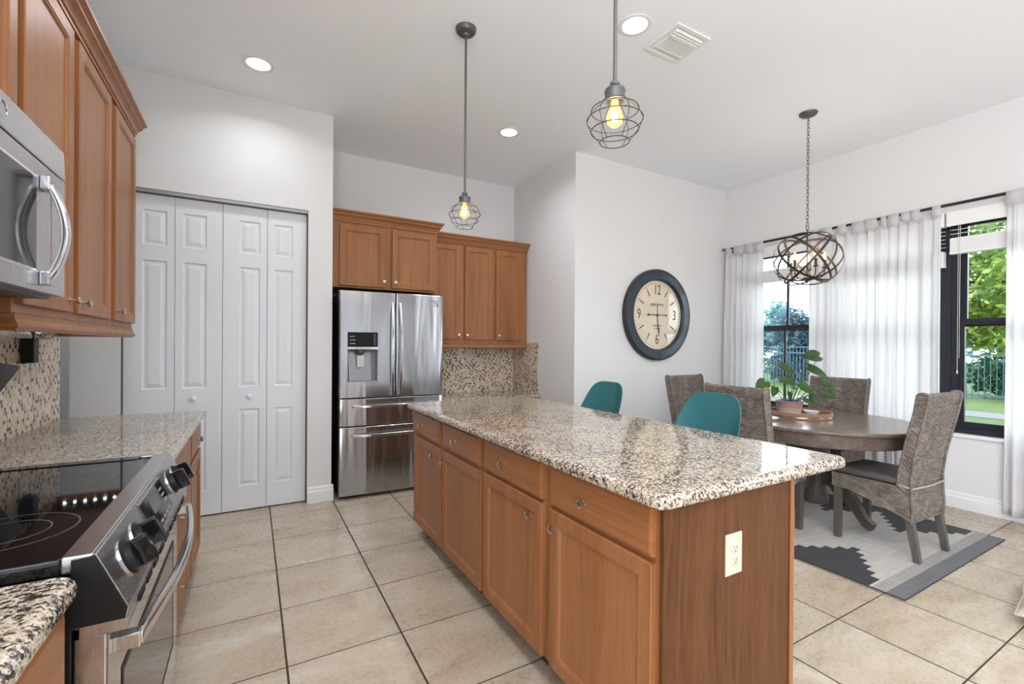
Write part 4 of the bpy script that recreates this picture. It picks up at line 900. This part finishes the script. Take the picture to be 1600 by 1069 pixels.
dup(c4, (4.50, 2.185, ZT+.0006), radians(93), 'wicker dining chair against the white curtains')

# teal stools, facing -X
def build_stool(label):
    s = thing('bar_stool', label, 'stool', (0, 0, 0), 0, 'teal shell stools along the island')
    # shell: spine profile (x depth back positive, z) from seat front lip to top of back, with half width and side curl
    prof = [(-.22, .640, .19, .00), (-.20, .655, .205, .00), (-.12, .652, .22, .012), (0, .645, .228, .03), (.09, .652, .23, .06), (.145, .69, .232, .085), (.175, .76, .228, .085), (.195, .84, .218, .07), (.212, .92, .203, .05), (.224, .98, .185, .035), (.232, 1.022, .160, .024), (.237, 1.045, .125, .016), (.240, 1.056, .085, .010)]
    n = 20
    def ev(v):
        q = v*(len(prof)-1); i = min(int(q), len(prof)-2); f = q-i; f = f
        p0, p1, p2, p3 = prof[max(i-1, 0)], prof[i], prof[i+1], prof[min(i+2, len(prof)-1)]
        return [.5*((2*b)+(-a+c_)*f+(2*a-5*b+4*c_-d_)*f*f+(-a+3*b-3*c_+d_)*f**3) for a, b, c_, d_ in zip(p0, p1, p2, p3)]
    def P(u, v):
        x, z, w, curl = ev(v); t_ = 2*u-1; k = max(0, min(1, (z-.66)/.12)) if x > 0 else 0
        return (x-curl*1.15*abs(t_)**2.2*k, w*t_, z+curl*.8*abs(t_)**2.4*(1-k))
    ob = MB().grid(P, n, 48).build('seat_shell', M['teal'], s, smooth=80, fix=False)
    so = ob.modifiers.new('shell thickness', 'SOLIDIFY'); so.thickness = .007; so.offset = 0
    ss = ob.modifiers.new('smooth', 'SUBSURF'); ss.levels = 1; ss.render_levels = 1
    MB().box(-.12, .12, -.12, .12, .612, .634).build('mount', M['black'], s, smooth=0, bevel=.004)
    for a in (-1, 1):
        for b in (-1, 1): MB().tube([(a*.11, b*.11, .625), (a*.20, b*.20, 0.0)], [.016, .011], 12).build('leg', M['stoolwood'], s)
    q = .172; MB().tube([(q, q, .2), (-q, q, .2), (-q, -q, .2), (q, -q, .2)], .006, 8, closed=True).build('footrest', M['black'], s)
    return s
s1 = build_stool('teal stool nearer the camera, before the wicker chair')
s1.location = (2.14, 1.735, 0)
dup(s1, (2.14, 2.655, 0), 0, 'teal stool farther from the camera, below the wall clock')

# table-top things
TZ = ZT+ZTOP
ty = thing('tray', 'round rustic wooden tray under the potted plant', 'tray', (3.905, 2.10, TZ))
MB().lathe([(.001, 0), (.232, 0), (.232, .010), (.001, .010)], 48).build('base', M['trayw'], ty)
MB().lathe([(.224, .002), (.236, .002), (.238, .048), (.226, .048)], 48, cap=False).loops([[(.225*cos(2*pi*k/48), .225*sin(2*pi*k/48), z) for k in range(48)] for z in (.002, .048)], False, False).build('rim', M['trayw'], ty)
MB().lathe([(.2365, .012), (.2395, .012), (.2400, .022), (.2370, .022)], 48, cap=False).build('hoop', M['nickel'], ty)
dish = thing('dish', 'small white dish inside the wooden tray', 'dish', (4.03, 2.06, TZ+.0105))
MB().lathe([(.001, 0), (.03, 0), (.05, .02), (.055, .032), (.051, .032), (.045, .02), (.027, .005), (.001, .005)], 28).build('bowl', M['porcelain'], dish)
MB().lathe([(.050, .0315), (.0555, .0315), (.0555, .0335), (.050, .0335)], 28, cap=False).build('rim', M['porcelain'], dish)
nap = tag(MB().lathe([(.001, 0), (.035, 0), (.055, .012), (.06, .022), (.056, .022), (.032, .005), (.001, .005)], 28).build('saucer', M['porcelain'], loc=(3.52, 2.10, TZ)), 'white saucer on the table beside the wicker chair back', 'saucer')
PX_, PY_ = 3.865, 2.15
pl = thing('potted_plant', 'broad-leaved plant in a striped glazed pot', 'plant', (PX_, PY_, TZ+.0105), -YAW)
MB().lathe([(.001, 0), (.078, 0), (.083, .004), (.100, .112), (.101, .118), (.095, .118), (.090, .10), (.001, .10)], 40).build('pot', M['pot'], pl)
MB().lathe([(.001, .097), (.0905, .097), (.0905, .104), (.001, .106)], 30).build('soil', M['soil'], pl)
def leafmesh(L, W, fold=.25, droop=.25):
    mb = MB(); nu, nv = 8, 14
    def P(u, v):
        t_ = 2*u-1; w = W/2*(sin(pi*min(1, v*.96+.04)**.72))**.8; x = t_*w
        y = L*(v-.0)-.10*L*(abs(t_)**1.5)*(1-v)*1.6*(1 if v < .3 else max(0, 1-(v-.3)*2))
        return (x, y, -fold*abs(x)*.0+fold*abs(x)-droop*L*v*v)
    return mb.grid(P, nu, nv)
S_ = .000687
LEAVES = [  # base px, tip px in the plant's own front elevation (metres), depth, width factor
    ((885, 130), (645, 130), -.02, .62), ((800, 265), (1035, 385), .03, .42), ((925, 415), (1118, 620), -.03, .28), ((880, 570), (1045, 610), -.05, .62), ((475, 250), (645, 335), .05, .45),
    ((545, 425), (330, 410), -.06, .52), ((240, 440), (105, 560), -.02, .75), ((340, 505), (275, 612), -.05, .62), ((610, 465), (760, 570), -.07, .62), ((545, 495), (455, 490), -.08, .7),
    ((565, 440), (640, 480), .04, .7), ((760, 600), (810, 700), -.06, .55), ((830, 600), (815, 690), .02, .4), ((650, 640), (745, 695), -.08, .5), ((500, 560), (470, 650), -.06, .5)]
for i, ((bx, bz), (tx, tz), dep, wf) in enumerate(LEAVES):
    cv = lambda x, z, y: Vector(((x-550)*S_, y, .108+(680-z)*S_))
    b = cv(bx, bz, dep); tp = cv(tx, tz, dep-.04); d_ = tp-b; L = d_.length
    yv = d_.normalized(); zv = Vector((0, -1, .55)); zv = (zv-yv*zv.dot(yv)).normalized(); xv = yv.cross(zv)
    mb = leafmesh(L*.95, L*wf*1.05, .18, .10); mb.T = None
    MT = Matrix(((xv.x, yv.x, zv.x, b.x), (xv.y, yv.y, zv.y, b.y), (xv.z, yv.z, zv.z, b.z), (0, 0, 0, 1)))
    mb.v = [tuple(MT @ Vector(p)) for p in mb.v]
    lf = mb.build('leaf', M['leaf'], pl, smooth=80, fix=False); so = lf.modifiers.new('leaf thickness', 'SOLIDIFY'); so.thickness = .0008
    s0 = Vector(((bx-550)*S_*.18, dep*.3, .10)); m_ = s0.lerp(b, .5)+Vector((0, 0, .015))
    MB().tube([s0, s0.lerp(m_, .6)+Vector((0, 0, .006)), m_, m_.lerp(b, .6)+Vector((0, 0, .004)), b], .0028, 6).build('stem', M['stem'], pl)

# beige floor cushion at the right edge
cs = thing('floor_cushion', 'beige cushion lying on the floor tiles at the right edge', 'cushion', (3.52, .47, 0), radians(10))
def CU(top):
    def P(u, v):
        a, b = 2*u-1, 2*v-1; e = (1-a**4)*(1-b**4); h = .052*max(0, e)**.42
        return (a*.29*(1-.06*(1-b*b)), b*.29*(1-.06*(1-a*a)), .055+h if top else max(.003, .055-h))
    return P
mb = MB(); mb.grid(CU(True), 28, 28); mb.grid(CU(False), 28, 28); mb.build('cover', M['beige'], cs, smooth=60)
MB().tube([(-.29, -.29, .055), (0, -.272, .055), (.29, -.29, .055), (.272, 0, .055), (.29, .29, .055), (0, .272, .055), (-.29, .29, .055), (-.272, 0, .055)], .005, 6, closed=True).build('piping', M['beige'], cs)

# ------------------------------------------------------------------ outdoors
ZG = -.15
struct('ground', MB().box(XW+.25, 70, -40, 60, ZG-.3, ZG), M['lawn'], smooth=0)
struct('path', MB().box(13.7, 14.9, -40, 60, ZG, ZG+.012), M['path'], smooth=0)
fe = thing('iron_fence', 'dark iron picket fence across the back of the lawn', 'fence', (18.0, 0, ZG))
for z in (.18, 1.30, 1.52): MB().box(-.02, .02, -4, 22, z-.02, z+.02).build('rail', M['fence'], fe, smooth=0)
pk = [i*.125-1.0 for i in range(180)]
mb = MB()
for y in pk[100:]: mb.box(-.009, .009, y-.009, y+.009, .05, 1.55)
mb.build('pickets', M['fence'], fe, smooth=0)['kind'] = 'stuff'
p0 = MB().box(-.009, .009, -.009, .009, .05, 1.55).build('picket', M['fence'], fe, smooth=0)
for i, y in enumerate(pk[:100]):
    c = p0 if i == 0 else p0.copy()
    if i: COL.objects.link(c)
    c.location = (0, y, 0)
q0 = MB().box(-.04, .04, -.04, .04, 0, 1.68).build('post', M['fence'], fe, smooth=0)
for i in range(11):
    c = q0 if i == 0 else q0.copy()
    if i: COL.objects.link(c)
    c.location = (0, -1.06+2.25*i, 0)
def crown(blobs, n, size, seed, mat, name, parent, aspect=.5):
    rnd = random.Random(seed); mb = MB()
    tot = sum(b[3]**2 for b in blobs)
    for bx, by, bz, br in blobs:
        for _ in range(int(n*br*br/tot)):
            while True:
                p = Vector((rnd.uniform(-1, 1), rnd.uniform(-1, 1), rnd.uniform(-1, 1)))
                if .25 < p.length < 1: break
            p = p*(.75+.35*mnoise.noise(p*2+Vector((seed, bx, by))))*br+Vector((bx, by, bz))
            d = Vector((rnd.uniform(-1, 1), rnd.uniform(-1, 1), rnd.uniform(-.9, .3))).normalized(); q = d.cross(Vector((rnd.uniform(-1, 1), rnd.uniform(-1, 1), rnd.uniform(-1, 1)))).normalized()
            s_ = size*rnd.uniform(.6, 1.3); w = s_*aspect*.5; m_ = p+d*s_*.5
            mb.add([tuple(p), tuple(m_+q*w), tuple(p+d*s_), tuple(m_-q*w)], [(0, 1, 2, 3)])
    return mb.build(name, mat, parent, smooth=0, fix=False)
def tree(name, label, loc, blobs, n, size, seed, mat, trunk, group=None):
    r = thing(name, label, 'tree', loc, 0, group); crown(blobs, n, size, seed, mat, 'foliage', r)
    h, rad = trunk; mb = MB().tube([(0, 0, 0), (.05, .05, h*.5), (0, .1, h)], [rad, rad*.8, rad*.5], 10)
    for bx, by, bz, br in blobs: mb.tube([(0, .08, h*.8), (bx*.5, by*.5, (h*.8+bz)*.5+.2), (bx, by, bz)], [rad*.45, rad*.3, rad*.12], 6)
    mb.build('trunk', M['bark'], r); return r
tree('garden_tree', 'bright green leafy tree filling the right window', (11.6, 4.0, ZG), [(0, -.6, 3.4, 1.4), (-.5, -1.7, 2.6, 1.0), (.2, .6, 2.9, 1.1), (-.6, -.7, 2.1, .8), (.3, -.9, 4.6, 1.2), (-.4, -1.1, 4.9, 1.0), (.0, -2.2, 3.7, 1.1), (0, 1.1, 4.2, 1.1), (-.3, -1.2, 1.9, .7)], 15000, .145, 5, M['fol_a'], (3.0, .11))
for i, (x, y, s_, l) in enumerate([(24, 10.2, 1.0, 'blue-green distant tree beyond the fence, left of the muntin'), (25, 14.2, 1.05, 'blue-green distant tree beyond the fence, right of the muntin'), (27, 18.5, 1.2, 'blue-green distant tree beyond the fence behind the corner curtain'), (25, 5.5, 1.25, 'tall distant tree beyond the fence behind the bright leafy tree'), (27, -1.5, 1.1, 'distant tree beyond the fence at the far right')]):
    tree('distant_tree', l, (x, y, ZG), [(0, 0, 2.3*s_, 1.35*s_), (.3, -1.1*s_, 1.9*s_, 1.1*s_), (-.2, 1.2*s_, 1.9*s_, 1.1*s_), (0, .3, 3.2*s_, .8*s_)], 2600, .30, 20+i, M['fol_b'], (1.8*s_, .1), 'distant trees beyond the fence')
for i, y in enumerate([1.0, 4.2, 7.4, 10.6, 13.8, 17.0]):
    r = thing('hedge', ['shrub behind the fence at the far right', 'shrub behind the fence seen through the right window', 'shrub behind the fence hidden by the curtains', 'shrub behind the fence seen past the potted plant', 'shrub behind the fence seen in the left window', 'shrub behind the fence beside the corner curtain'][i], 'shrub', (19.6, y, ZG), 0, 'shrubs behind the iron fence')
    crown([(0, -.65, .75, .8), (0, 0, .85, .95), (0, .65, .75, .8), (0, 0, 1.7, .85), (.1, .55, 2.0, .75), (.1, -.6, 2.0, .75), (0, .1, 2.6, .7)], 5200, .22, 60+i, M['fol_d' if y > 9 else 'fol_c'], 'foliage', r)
